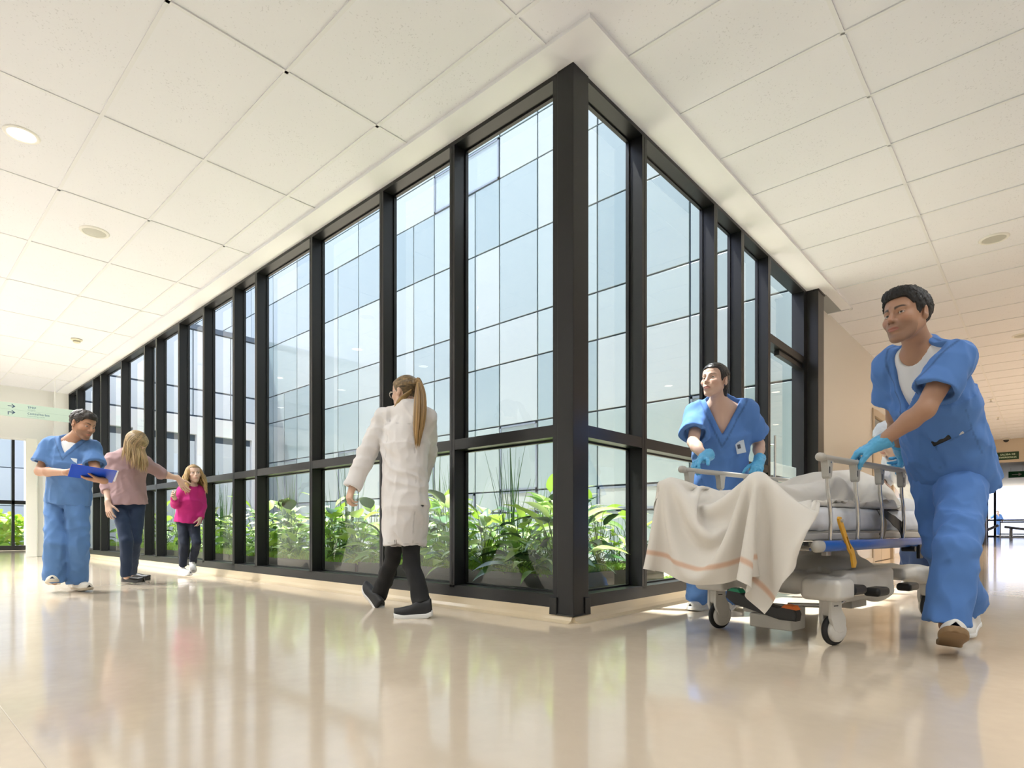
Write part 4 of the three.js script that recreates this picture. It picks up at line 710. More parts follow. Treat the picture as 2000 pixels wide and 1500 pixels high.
// a stitched outline: chain of points laid on the surface of the top, found along the line of sight of whoever stands at E
const EYE = V(-3.004, 0.6, 2.215);
const onTop = (F, q) => meet(F, A3(q).lerp(EYE, 0.25), A3(q).sub(EYE));
const chain = (F, pts) => { const s = pts.map((q) => onTop(F, q)); const fs = s.slice(1).map((b, i) => seg(s[i], b)); return (x, y, z) => Math.min(...fs.map((f) => f(x, y, z))); };
function scrubTop(root, J, s, o) {
  const S = new Field(), hemC = at(J.pelvis, J.P, 0, -(o.drop ?? 0.09), o.hemF ?? 0), g = o.girth ?? 1;
  S.ell(at(J.chest, J.C, 0, 0, 0), [0.186 * s * g, 0.225 * s, 0.130 * s * g], J.C.x, J.C.y, J.C.z, 0.05); S.cap(J.neck, J.chest, 0.080 * s, 0.12 * s * g, 0.05);
  S.ecap(mix3(J.pelvis, J.chest, 0.95), hemC, [0.180 * s * g, 0.132 * s * g], [(o.hemW ?? 0.205) * s, (o.hemD ?? 0.150) * s], J.P.x, J.P.z, 0.06, { depth: 0.05, t: 0.026 });
  for (const [a, b] of [[J.sL, J.eL], [J.sR, J.eR]]) { S.cap(mix3(J.neck, a, 0.25), a, 0.064 * s, 0.078 * s, 0.05); sleeve(S, a, b, o.sl ?? 0.62, 0.080 * s, (o.slR ?? 0.096) * s, 0.035); }
  const vD = vcut(at(J.chest, J.C, 0, 0, 0), J.C, (o.vY ?? 0.03) * s, o.vS ?? 2.0, 0.0, 0.4); S.sub(vD, 0.003);
  const fA = folds(o.f1 ?? 0.009, 5, 9, 5, o.seed ?? 1.5, 0.005), fB = folds(o.f2 ?? 0.006, 14, 5, 14, (o.seed ?? 1.5) + 5, 0.003); S.disp = (x, y, z) => fA(x, y, z) * 0.8 + fB(x, y, z);
  const lines = [(x, y, z) => vD(x, y, z) - 0.032, (x, y, z) => vD(x, y, z) - 0.036, ...(o.lines ? o.lines(S) : [])]; lastTop = S; return part('tunic', S.mesh(o.cell ?? 0.009, { color: seams(o.color, lines) }), cloth(0xffffff, { vc: true }), root);
}
function trousers(root, J, s, o) {
  const Q = new Field(); Q.ell(at(J.pelvis, J.P, 0, -0.02, 0), [0.176 * s * (o.hip ?? 1), 0.145 * s, 0.128 * s * (o.hip ?? 1)], J.P.x, J.P.y, J.P.z, 0.05);
  for (const [h, k, a] of [[J.hL, J.kL, J.aL], [J.hR, J.kR, J.aR]]) { const n = dirOf(k, a), end = mix3(k, a, o.len ?? 0.97); Q.cap(h, k, (o.r?.[0] ?? 0.106) * s, (o.r?.[1] ?? 0.086) * s, o.k ?? 0.02); Q.cap(k, mix3(k, a, 1.25), (o.r?.[1] ?? 0.086) * s, (o.r?.[2] ?? 0.088) * s, o.k ?? 0.012, [[end, n]], { at: end, n, depth: 0.03, t: 0.02 }); }
  if (o.clip !== undefined) Q.sub((x, y, z) => o.clip - y);
  const k1 = folds(o.f1 ?? 0.008, 6, 8, 6, o.seed ?? 3.3, 0.005), k2 = folds(o.f2 ?? 0.006, 12, 4, 12, (o.seed ?? 3.3) + 5, 0.003); Q.disp = (x, y, z) => k1(x, y, z) + k2(x, y, z);
  return part(o.name ?? 'trousers', Q.mesh(o.cell ?? 0.009), o.mat ?? cloth(o.color), root);
}
function longSleeveTop(root, J, s, o) {   // jumper or coat: body, sleeves to the wrists
  const S = new Field(), g = o.girth ?? 1, hemC = at(J.pelvis, J.P, o.hemX ?? 0, -(o.drop ?? 0.06), o.hemF ?? 0);
  S.ell(J.chest, [0.172 * s * g, 0.205 * s, 0.122 * s * g], J.C.x, J.C.y, J.C.z, 0.05); S.cap(J.neck, J.chest, 0.070 * s, 0.11 * s * g, 0.05);
  if (o.bust) for (const e of [-1, 1]) S.ell(at(J.chest, J.C, e * 0.07 * s, -0.01 * s, 0.088 * s), [0.066 * s, 0.062 * s, 0.056 * s], J.C.x, J.C.y, J.C.z, 0.03);
  if (o.mid) { const m = at(J.pelvis, J.P, 0, o.mid[0], 0); S.ecap(mix3(J.pelvis, J.chest, 0.9), m, [0.168 * s * g, 0.124 * s * g], [o.mid[1] * s, o.mid[2] * s], J.P.x, J.P.z, 0.06); S.ecap(m, hemC, [o.mid[1] * s, o.mid[2] * s], [o.hemW * s, o.hemD * s], J.P.x, J.P.z, 0.004, { depth: 0.03, t: 0.02 }); }
  else S.ecap(mix3(J.pelvis, J.chest, 0.95), hemC, [0.165 * s * g, 0.120 * s * g], [(o.hemW ?? 0.175) * s, (o.hemD ?? 0.135) * s], J.P.x, J.P.z, 0.06, { depth: 0.03, t: 0.03 });
  const r = o.r ?? [0.066, 0.056, 0.044];
  for (const [a, e, w, t] of [[J.sL, J.eL, J.wL, o.tL ?? 0.96], [J.sR, J.eR, J.wR, o.tR ?? 0.96]]) { S.cap(mix3(J.neck, a, 0.2), a, 0.058 * s, r[0] * s, 0.05); S.cap(a, e, r[0] * s, r[1] * s, 0.035); const n = dirOf(e, w), end = mix3(e, w, t); S.cap(e, mix3(e, w, t + 0.2), r[1] * s, r[2] * s, 0.025, [[end, n]], { at: end, n, depth: 0.03, t: 0.018 }); }
  const c = at(J.neck, J.C, 0, o.nk?.[0] ?? 0.06, o.nk?.[1] ?? 0.045), nr = o.nk?.[2] ?? 0.072; S.sub((x, y, z) => Math.hypot(x - c.x, y - c.y, z - c.z) - nr * s, 0.004);
  const fA = folds(o.f1 ?? 0.008, 5, 10, 5, o.seed ?? 2.2, 0.004), fB = folds(o.f2 ?? 0.005, 13, 5, 13, (o.seed ?? 2.2) + 4, 0.003); S.disp = (x, y, z) => fA(x, y, z) * 0.8 + fB(x, y, z);
  lastTop = S; const lines = o.lines ? o.lines(S) : null; return part(o.name, S.mesh(o.cell ?? 0.009, lines ? { color: seams(o.color, lines) } : {}), lines ? cloth(0xffffff, { vc: true }) : cloth(o.color), root);
}
const darkHair = (b) => (u, v, w) => { const n = 0.7 + 0.6 * nz(u * 40, v * 130, w * 130); return [b[0] * n, b[1] * n, b[2] * n]; };
const scalp = [[0, 0.036, -0.018, [0.079, 0.089, 0.101]], [0, 0.050, 0.032, [0.066, 0.052, 0.058], 0.03]];

// --- man pushing the stretcher, nearest the camera
{
  const s = 1.09, root = thing('person', 'dark-haired man in blue scrubs and blue gloves leaning over the near rail of the stretcher', 'person');
  const J = pose({ pelvis: [0.982, 0.925, 1.811], chest: [0.699, 1.289, 1.767], neck: [0.580, 1.480, 1.741], head: [0.401, 1.626, 1.707], sL: [0.497, 1.396, 1.872], sR: [0.702, 1.465, 1.593], eL: [0.387, 1.162, 1.781], wL: [0.461, 1.029, 1.580], eR: [0.882, 1.219, 1.582], wR: [1.091, 1.060, 1.574], hL: [0.931, 0.889, 1.873], hR: [0.994, 0.910, 1.750], kL: [0.616, 0.497, 1.884], aL: [0.556, 0.122, 1.848], kR: [0.963, 0.491, 1.790], aR: [1.210, 0.139, 1.884] }, [-0.62, 0.02, -0.04]);
  const grip = [[0.55, 0.9, 0.5], [0.6, 1.0, 0.55], [0.6, 1.0, 0.55], [0.6, 0.95, 0.5]];
  makeBody(root, J, s, { cell: 0.011, headCell: 0.0026, handCell: 0.0038, skin: skins.brown, head: { jaw: 1.06, lid: 0.8, stubble: 0.38, brow: [0.012, 0.009, 0.008], browW: 0.0056, lips: [0.36, 0.13, 0.10] }, look: [0.28, -0.12],
    hands: { L: [[0.469, 0.991, 1.485], V(0.1, -1, -0.1), vw(0, 0, -1), { glove: 1, curls: grip, thumb: [0.5, 0.35, 0.5], fat: 1.1, size: 1.05 }], R: [[1.217, 0.987, 1.564], V(-0.4, -0.5, -0.8), V(-1, 0.1, 0.2), { glove: 1, curls: grip, fat: 1.08 }] } });
  const hcol = (u, v, w) => { const n = 0.7 + 0.5 * nz(u * 120, v * 120, w * 120), fade = v < 0.02 ? 1.6 : 1; return [0.012 * n * fade, 0.009 * n * fade, 0.008 * n * fade]; };
  part('hair', hairCap(J.head, J.H, s, [[0, 0.036, -0.018, [0.0825, 0.091, 0.103]], [0, 0.052, 0.030, [0.070, 0.054, 0.058], 0.03], [0, 0.088, 0.020, [0.062, 0.036, 0.072], 0.03], [-0.012, 0.094, 0.062, [0.046, 0.024, 0.030], 0.02], [0.03, 0.088, 0.055, [0.036, 0.024, 0.032], 0.02]], shortKeep(0.066, -0.004, -0.075, -0.022), 0.0042, 0.0026, hcol, [110, 45, 60]), hairMat(0.6), root);
  const T = new Field(); T.ell(at(J.chest, J.C, 0, 0.02, 0), [0.165 * s, 0.20 * s, 0.116 * s], J.C.x, J.C.y, J.C.z, 0.05); T.cap(J.neck, J.chest, 0.079 * s, 0.10 * s, 0.04); for (const q of ['sL', 'sR']) T.cap(mix3(J.neck, J[q], 0.2), J[q], 0.056 * s, 0.06 * s, 0.045);
  { const c = at(J.neck, J.C, 0, 0.06, 0.05); T.sub((x, y, z) => Math.hypot(x - c.x, (y - c.y) * 0.9, z - c.z) - 0.074 * s, 0.004); }
  part('undershirt', T.mesh(0.008), cloth(lin(0.78, 0.78, 0.79)), root);
  scrubTop(root, J, s, { color: scrubBlue, cell: 0.007, vY: 0.0, vS: 2.0, f1: 0.010, lines: (S) => [chain(S, [[0.788, 1.028, 1.776], [0.848, 1.066, 1.842], [0.915, 1.120, 1.915]]), chain(S, [[0.788, 1.028, 1.776], [0.804, 0.912, 1.794]]), chain(S, [[0.897, 1.222, 1.896], [0.926, 1.087, 1.927], [0.953, 0.996, 1.957]])] });
  { const a = onTop(lastTop, [0.782, 1.044, 1.770]), b = onTop(lastTop, [0.833, 1.079, 1.826]), y = b.clone().sub(a).normalize(), z = EYE.clone().sub(a).normalize(), x = y.clone().cross(z).normalize(), zz = x.clone().cross(y); const g = rbox(0.03, 0.085, 0.012, 0.005, 2); g.applyMatrix4(basisMatrix(x, y, zz, a.clone().lerp(b, 0.5))); const ph = solo('phone', g, mat(lin(0.008, 0.008, 0.009), 0.2), 'black phone peeping out of the tunic pocket of the man leaning on the stretcher', 'phone');
    const t = onTop(lastTop, [0.879, 1.098, 1.876]), gt = rbox(0.012, 0.022, 0.003, 0.001, 1); gt.applyMatrix4(basisMatrix(x, y, zz, t)); part('care_tag', gt, mat(lin(0.75, 0.75, 0.75), 0.7), root, 'small white tag on the pocket'); }
  trousers(root, J, s, { color: scrubBlue, cell: 0.0075, f1: 0.010, f2: 0.007 });
  const fw = V(-0.95, 0, -0.08).normalize();
  addShoe(root, [0.586, 0.008, 1.851], fw.clone().multiplyScalar(0.93).add(V(0, 0.34, 0.25)), V(0.34, 0.93, 0), 0.30 * s, shoeWhite, soleBrown, { wid: 0.112, sole: 0.032, heelSpring: 0.012 }, 'white shoe with a worn brown sole turned to the front');
  addShoe(root, [1.273, 0.045, 1.893], fw.clone().add(V(0, -0.16, 0)), V(-0.1, 1, 0), 0.29 * s, shoeWhite, soleWhite, { wid: 0.105 });
}
// --- nurse on the far side of the stretcher
{
  const s = 1.0, root = thing('person', 'dark-haired woman in blue scrubs pushing the stretcher from its window side', 'person');
  const J = pose({ pelvis: [1.089, 0.939, 0.473], chest: [0.967, 1.267, 0.547], neck: [0.880, 1.426, 0.570], head: [0.764, 1.567, 0.591], sL: [1.001, 1.378, 0.703], sR: [0.858, 1.380, 0.427], eL: [1.184, 1.181, 0.725], wL: [1.061, 1.046, 0.769], eR: [0.687, 1.166, 0.477], wR: [0.488, 1.036, 0.645], hL: [1.104, 0.911, 0.549], hR: [1.079, 0.917, 0.402], kL: [1.134, 0.476, 0.522], kR: [0.925, 0.496, 0.411], aL: [1.312, 0.043, 0.480], aR: [1.124, 0.068, 0.304] }, [-0.52, -0.10, 0.03]);
  const grip = [[0.35, 0.6, 0.4], [0.5, 0.8, 0.5], [0.55, 0.8, 0.5], [0.55, 0.8, 0.5]];
  makeBody(root, J, s, { sex: 1, cell: 0.012, headCell: 0.003, handCell: 0.004, skin: skins.pale, head: { fem: 1, jaw: 0.88, nose: 0.84, browW: 0.0036, brow: [0.05, 0.03, 0.022], lips: [0.45, 0.17, 0.16], lid: 0.85 }, headS: 0.98, look: [0.2, -0.12],
    hands: { L: [[0.968, 0.976, 0.786], vw(0, -0.6, 0.8), vw(-1, 0, 0), { glove: 1, curls: grip, size: 1.02 }], R: [[0.361, 0.980, 0.624], vw(0, -1, 0), vw(0, 0, -1), { glove: 1, curls: grip, size: 1.02 }] } });
  const keep = (u, v, w) => (w > 0.0 ? lerp(-0.03, 0.064 + 0.25 * Math.max(0, 0.03 - Math.abs(u)) * 0.6, sstep(0.004, 0.070, w)) : lerp(-0.085, -0.03, sstep(-0.06, 0.0, w))) - v - 0.1 * Math.max(0, Math.abs(u) - 0.04);
  part('hair', hairCap(J.head, J.H, s * 0.98, [...scalp, [0, -0.035, -0.085, [0.05, 0.045, 0.03], 0.03], [0, -0.06, -0.10, [0.034, 0.04, 0.03], 0.02], [0.01, -0.105, -0.10, [0.022, 0.05, 0.018], 0.02]], keep, 0.003, 0.0035, darkHair([0.016, 0.011, 0.010]), [30, 90, 90]), hairMat(0.4), root);
  scrubTop(root, J, s, { color: scrubBlue, vY: 0.005, vS: 1.9, drop: 0.12, girth: 0.98, hemW: 0.205, slR: 0.10, sl: 0.72, seed: 4.1, lines: (S) => [chain(S, [[0.937, 1.201, 0.602], [1.007, 1.173, 0.680]]), chain(S, [[0.761, 0.934, 0.410], [0.820, 0.930, 0.474]])] });
  { const t = onTop(lastTop, [0.897, 1.135, 0.708]), z = EYE.clone().sub(t).normalize(), y = vw(-0.2, 1, 0).normalize(), x = y.clone().cross(z).normalize(), zz = x.clone().cross(y); const g = merge([rbox(0.058, 0.085, 0.003, 0.002, 1), rbox(0.012, 0.04, 0.006, 0.002, 1, 0, 0.06, 0)]); g.applyMatrix4(basisMatrix(x, y, zz, t.addScaledVector(z, 0.018))); const b = part('name_badge', g, mat(lin(0.55, 0.62, 0.72), 0.25), root, 'clear name badge hanging from the pocket'); const ph = rbox(0.02, 0.028, 0.002, 0.001, 1, -0.008, 0.005, 0.003); ph.applyMatrix4(basisMatrix(x, y, zz, t)); part('badge_print', ph, mat(lin(0.06, 0.07, 0.10), 0.4), b); }
  trousers(root, J, s, { color: scrubBlue, seed: 5.5, r: [0.10, 0.08, 0.08] });
  const fw = V(-0.99, 0, -0.1);
  addShoe(root, [1.238, -0.008, 0.339], fw.clone().add(V(0, 0.03, 0)), V(0, 1, 0), 0.26, shoeWhite, soleWhite, { wid: 0.095 }); addShoe(root, [1.402, 0.035, 0.490], fw.clone().add(V(0, -0.25, 0)), V(-0.2, 1, 0), 0.26, shoeWhite, soleWhite, { wid: 0.095 });
}
// --- man with the clipboard
{
  const s = 1.0, root = thing('person', 'dark-haired man in blue scrubs walking with a blue clipboard in both hands', 'person');
  const J = pose({ pelvis: [-1.710, 0.915, -4.637], chest: [-1.695, 1.222, -4.591], neck: [-1.677, 1.417, -4.542], head: [-1.643, 1.558, -4.400], sL: [-1.561, 1.347, -4.488], sR: [-1.825, 1.363, -4.689], eL: [-1.560, 1.108, -4.309], wL: [-1.573, 1.020, -4.026], eR: [-1.915, 1.120, -4.669], wR: [-1.787, 1.092, -4.231], hL: [-1.657, 0.885, -4.564], hR: [-1.776, 0.886, -4.725], kL: [-1.665, 0.433, -4.484], kR: [-1.818, 0.454, -4.533], aL: [-1.647, 0.079, -4.613], aR: [-1.819, 0.102, -4.593] }, [0.72, 0.30, 0.06]);
  makeBody(root, J, s, { headS: 1.08, cell: 0.012, headCell: 0.004, skin: skins.tan.map((q) => q * 1.12), head: { jaw: 1.06, lid: 0.45, stubble: 0.4, brow: [0.014, 0.010, 0.008], browW: 0.005 }, look: [0, 0.35],
    hands: { L: [[-1.643, 1.028, -4.073], vw(0, 1, -0.2), vw(0, 0.3, -1), { curls: [[0.1, 0.3, 0.2], [0.1, 0.3, 0.2], [0.15, 0.3, 0.2], [0.2, 0.4, 0.2]] }], R: [[-1.709, 1.081, -4.116], vw(0.1, 0.3, 0.9), vw(0, 1, -0.2), { curls: [[0.2, 0.5, 0.3], [0.25, 0.5, 0.3], [0.3, 0.5, 0.3], [0.3, 0.5, 0.4]] }] } });
  part('hair', hairCap(J.head, J.H, s * 1.08, [[0, 0.036, -0.020, [0.081, 0.091, 0.102]], [0, 0.052, 0.030, [0.070, 0.054, 0.058], 0.03], [0, 0.082, 0.025, [0.062, 0.034, 0.066], 0.03], [0, 0.080, 0.065, [0.045, 0.02, 0.025], 0.02]], shortKeep(0.062, 0.004, -0.075, -0.015), 0.006, 0.004, darkHair([0.022, 0.013, 0.009]), [44, 44, 44]), hairMat(0.55), root);
  const T = new Field(); T.ell(at(J.chest, J.C, 0, 0.02, 0), [0.165, 0.20, 0.116], J.C.x, J.C.y, J.C.z, 0.05); T.cap(J.neck, J.chest, 0.076, 0.10, 0.04);
  { const c = at(J.neck, J.C, 0, 0.06, 0.045); T.sub((x, y, z) => Math.hypot(x - c.x, y - c.y, z - c.z) - 0.078, 0.004); } part('undershirt', T.mesh(0.012), cloth(lin(0.8, 0.8, 0.8)), root);
  scrubTop(root, J, s, { color: scrubBlueL, vY: 0.075, vS: 1.5, drop: 0.085, girth: 1.04, hemW: 0.205, sl: 0.68, slR: 0.10, seed: 8.3 });
  trousers(root, J, s, { color: scrubBlueL, seed: 6.4, r: [0.098, 0.090, 0.092], k: 0.012, f1: 0.007 });
  addShoe(root, [-1.796, 0.057, -4.746], vr(107, -0.05, 0.16, -1), V(0, 1, 0), 0.29, mat(lin(0.74, 0.70, 0.62), 0.6), mat(lin(0.6, 0.55, 0.46), 0.7), { wid: 0.11 }, 'cream shoe with the toe lifted'); addShoe(root, [-1.639, 0.015, -4.693], vr(150, 0.35, -0.02, -0.9), V(0, 1, 0), 0.29, mat(lin(0.74, 0.70, 0.62), 0.6), mat(lin(0.5, 0.42, 0.32), 0.7), { wid: 0.11 });
  // badge clipped to the pocket
  const b = at(J.chest, J.C, 0.085, 0.0, 0.135); const bg = rbox(0.06, 0.085, 0.004, 0.003, 1); bg.applyMatrix4(basisMatrix(J.C.x, J.C.y, J.C.z, b)); part('name_badge', bg, mat(lin(0.7, 0.78, 0.85), 0.3), root);
}
// --- woman reaching for the girl
{
  const s = 0.99, root = thing('person', 'fair-haired woman in a mauve jumper and jeans, stretching an arm towards the girl', 'person');
  const J = pose({ pelvis: [-1.100, 0.908, -5.096], chest: [-1.120, 1.229, -5.074], neck: [-1.120, 1.397, -4.984], head: [-1.100, 1.480, -4.813], sL: [-0.972, 1.302, -5.000], sR: [-1.242, 1.319, -5.089], eL: [-0.791, 1.200, -5.039], wL: [-0.630, 1.152, -5.010], eR: [-1.268, 1.051, -5.176], wR: [-1.292, 0.857, -5.054], hL: [-1.028, 0.882, -5.061], hR: [-1.162, 0.880, -5.149], kL: [-1.064, 0.475, -4.982], kR: [-1.162, 0.466, -4.912], aL: [-0.986, 0.088, -5.401], aR: [-1.132, 0.083, -5.027] }, [0.75, 0.75, 0.15]);
  makeBody(root, J, s, { sex: 1, bust: 1, headS: 1.02, cell: 0.013, headCell: 0.006, handCell: 0.0045, skin: skins.fair, head: { jaw: 0.93 }, noEyes: false,
    hands: { R: [[-1.287, 0.749, -5.019], vw(0, 0, 1), vw(1, 0, -0.2), { spread: 0.14, curls: [[0.15, 0.3, 0.2], [0.2, 0.3, 0.2], [0.25, 0.3, 0.2], [0.2, 0.3, 0.2]] }], L: [[-0.572, 1.021, -4.976], vw(-0.4, -0.6, 0.5), vw(0.5, 0.6, -0.2), { spread: 0.12, curls: [[0.2, 0.3, 0.2], [0.25, 0.3, 0.2], [0.3, 0.3, 0.2], [0.3, 0.3, 0.2]] }] } });
  longSleeveTop(root, J, s, { name: 'jumper', color: lin(0.36, 0.235, 0.235), bust: 1, tR: 0.35, tL: 0.1, drop: 0.05, hemW: 0.188, hemD: 0.158, r: [0.068, 0.060, 0.054], seed: 3.7 });
  trousers(root, J, s, { name: 'jeans', color: lin(0.012, 0.026, 0.062), r: [0.088, 0.062, 0.048], hip: 0.92, f1: 0.004, f2: 0.003, seed: 7.7, cell: 0.010 });
  const fair = [0.42, 0.30, 0.14], list = []; const c0 = J.head, H = J.H;
  for (let i = 0; i < 330; i++) { const a = rr(-2.9, 2.9), e = rr(0.1, 1), q = [Math.sin(a) * 0.083, 0, Math.cos(a) * 0.098]; const top = at(c0, H, q[0] * 0.25 * e, 0.126, -0.02 + q[2] * 0.25 * e), m1 = at(c0, H, q[0] * 0.95, 0.085, -0.016 + q[2] * 0.9), m2 = at(c0, H, q[0] * 1.12, 0.0, -0.012 + q[2] * 1.1); const L = rr(0.16, 0.25), e1 = m2.clone().add(vw(rr(-0.02, 0.03), -L * 0.5, rr(-0.02, 0.02))), e2 = e1.clone().add(vw(rr(-0.03, 0.03), -L * 0.5, rr(-0.02, 0.02))); const t = rr(0.5, 1.15); list.push([[top, m1, m2, e1, e2], [fair[0] * t, fair[1] * t * rr(0.9, 1), fair[2] * t], rr(0.0035, 0.0065)]); }
  part('hair', mergeGeometries([strands(list), ...[hairCap(c0, H, s * 1.02, scalp, () => -1, 0.002, 0.006, (u, v, w) => { const t = 0.6 + 0.5 * nz(u * 90, v * 20, w * 90); return [fair[0] * t, fair[1] * t, fair[2] * t]; }, [60, 60, 60], false)]].map((g) => (g.index ? g.toNonIndexed() : g))), hairMat(0.5), root);
  const flat = mat(lin(0.02, 0.018, 0.017), 0.35); addShoe(root, [-1.134, 0.022, -5.148], vr(245, 0.75, -0.06, -0.65), V(0, 1, 0), 0.25, flat, flat, { wid: 0.085, low: 1, sole: 0.012 }, 'black flat shoe'); addShoe(root, [-0.977, 0.044, -5.570], vr(250, 0.8, -0.2, -0.5), V(0, 1, 0), 0.25, flat, flat, { wid: 0.085, low: 1, sole: 0.012 });
}
// --- girl
{
  const s = 0.80, root = thing('person', 'small girl with curly fair hair in a bright pink jumper and dark jeans', 'person');
  const J = pose({ pelvis: [-0.346, 0.719, -5.559], chest: [-0.329, 0.950, -5.526], neck: [-0.315, 1.105, -5.496], head: [-0.314, 1.258, -5.450], sL: [-0.229, 1.047, -5.491], sR: [-0.425, 1.039, -5.528], eL: [-0.197, 0.859, -5.515], wL: [-0.245, 0.719, -5.448], eR: [-0.500, 0.888, -5.506], wR: [-0.554, 0.955, -5.373], hL: [-0.296, 0.688, -5.535], hR: [-0.395, 0.687, -5.584], kL: [-0.305, 0.421, -5.395], kR: [-0.412, 0.409, -5.483], aL: [-0.248, 0.172, -5.674], aR: [-0.388, 0.131, -5.606] }, [0.22, -0.06, -0.08]);
  makeBody(root, J, s, { sex: 2, headS: 1.15, cell: 0.012, headCell: 0.0045, handCell: 0.0045, skin: skins.child, head: { fem: 1, jaw: 0.92, nose: 0.75, browW: 0.003, brow: [0.3, 0.2, 0.12], lips: [0.55, 0.25, 0.22] }, iris: [0.08, 0.06, 0.04], look: [0.1, -0.08],
    hands: { R: [[-0.596, 0.993, -5.329], vw(0.5, 0.3, 0.6), vw(0.1, 1, 0), { size: 0.95 }], L: [[-0.261, 0.656, -5.436], vw(-0.5, 0, 0.5), vw(0, 0, -1), { size: 0.95 }] } });
  longSleeveTop(root, J, s, { name: 'jumper', color: lin(0.50, 0.018, 0.19), drop: 0.05, hemW: 0.182, hemD: 0.15, girth: 0.98, r: [0.066, 0.060, 0.052], seed: 6.1, nk: [0.055, 0.03, 0.08], tR: 0.8 });
  trousers(root, J, s, { name: 'jeans', color: lin(0.010, 0.016, 0.034), r: [0.085, 0.062, 0.05], hip: 0.92, f1: 0.005, f2: 0.004, seed: 2.7, cell: 0.010, len: 0.98 });
  const list = [], c0 = J.head, H = J.H, hs = s * 1.15;
  for (let i = 0; i < 240; i++) { const a = rr(0.85, 2 * Math.PI - 0.85), q = [Math.sin(a) * 0.082, Math.cos(a) * 0.097], ph = rr(0, 6.28), L = rr(0.17, 0.30), pts = [at(c0, H, q[0] * 0.15, 0.122, -0.01 + q[1] * 0.15, hs), at(c0, H, q[0] * 0.95, 0.075, -0.014 + q[1] * 0.9, hs)]; for (let j = 0; j < 7; j++) { const t = j / 6, w = 0.012 * Math.sin(ph + t * 9), out = 1.12 + 0.5 * Math.sin(Math.min(1, t * 1.4) * Math.PI * 0.6); pts.push(at(c0, H, q[0] * out + w, 0.02 - t * L, -0.012 + q[1] * (1.05 + 0.15 * t) + 0.010 * Math.cos(ph + t * 9), hs)); } const t = rr(0.6, 1.15); list.push([pts, [0.50 * t, 0.33 * t, 0.14 * t], rr(0.0035, 0.006)]); }
  part('hair', mergeGeometries([strands(list, 0, 0, 22), hairCap(c0, H, hs, scalp, (u, v, w) => (w > 0 ? lerp(-0.02, 0.074, sstep(0, 0.07, w)) : -0.05) - v, 0.003, 0.006, (u, v, w) => { const t = 0.6 + 0.5 * nz(u * 90, v * 20, w * 90); return [0.46 * t, 0.30 * t, 0.13 * t]; }, [60, 60, 60], false)].map((g) => (g.index ? g.toNonIndexed() : g))), hairMat(0.5), root);
  addShoe(root, [-0.406, 0.017, -5.655], vr(355, 0.55, -0.01, -0.8), V(0, 1, 0), 0.21, shoeWhite, soleWhite, { wid: 0.08 }); addShoe(root, [-0.233, 0.163, -5.733], vr(376, 0.05, -0.55, -0.7), vr(376, 0, 0.8, -0.6), 0.21, shoeWhite, soleWhite, { wid: 0.08 }, 'white trainer lifted off the floor');
}
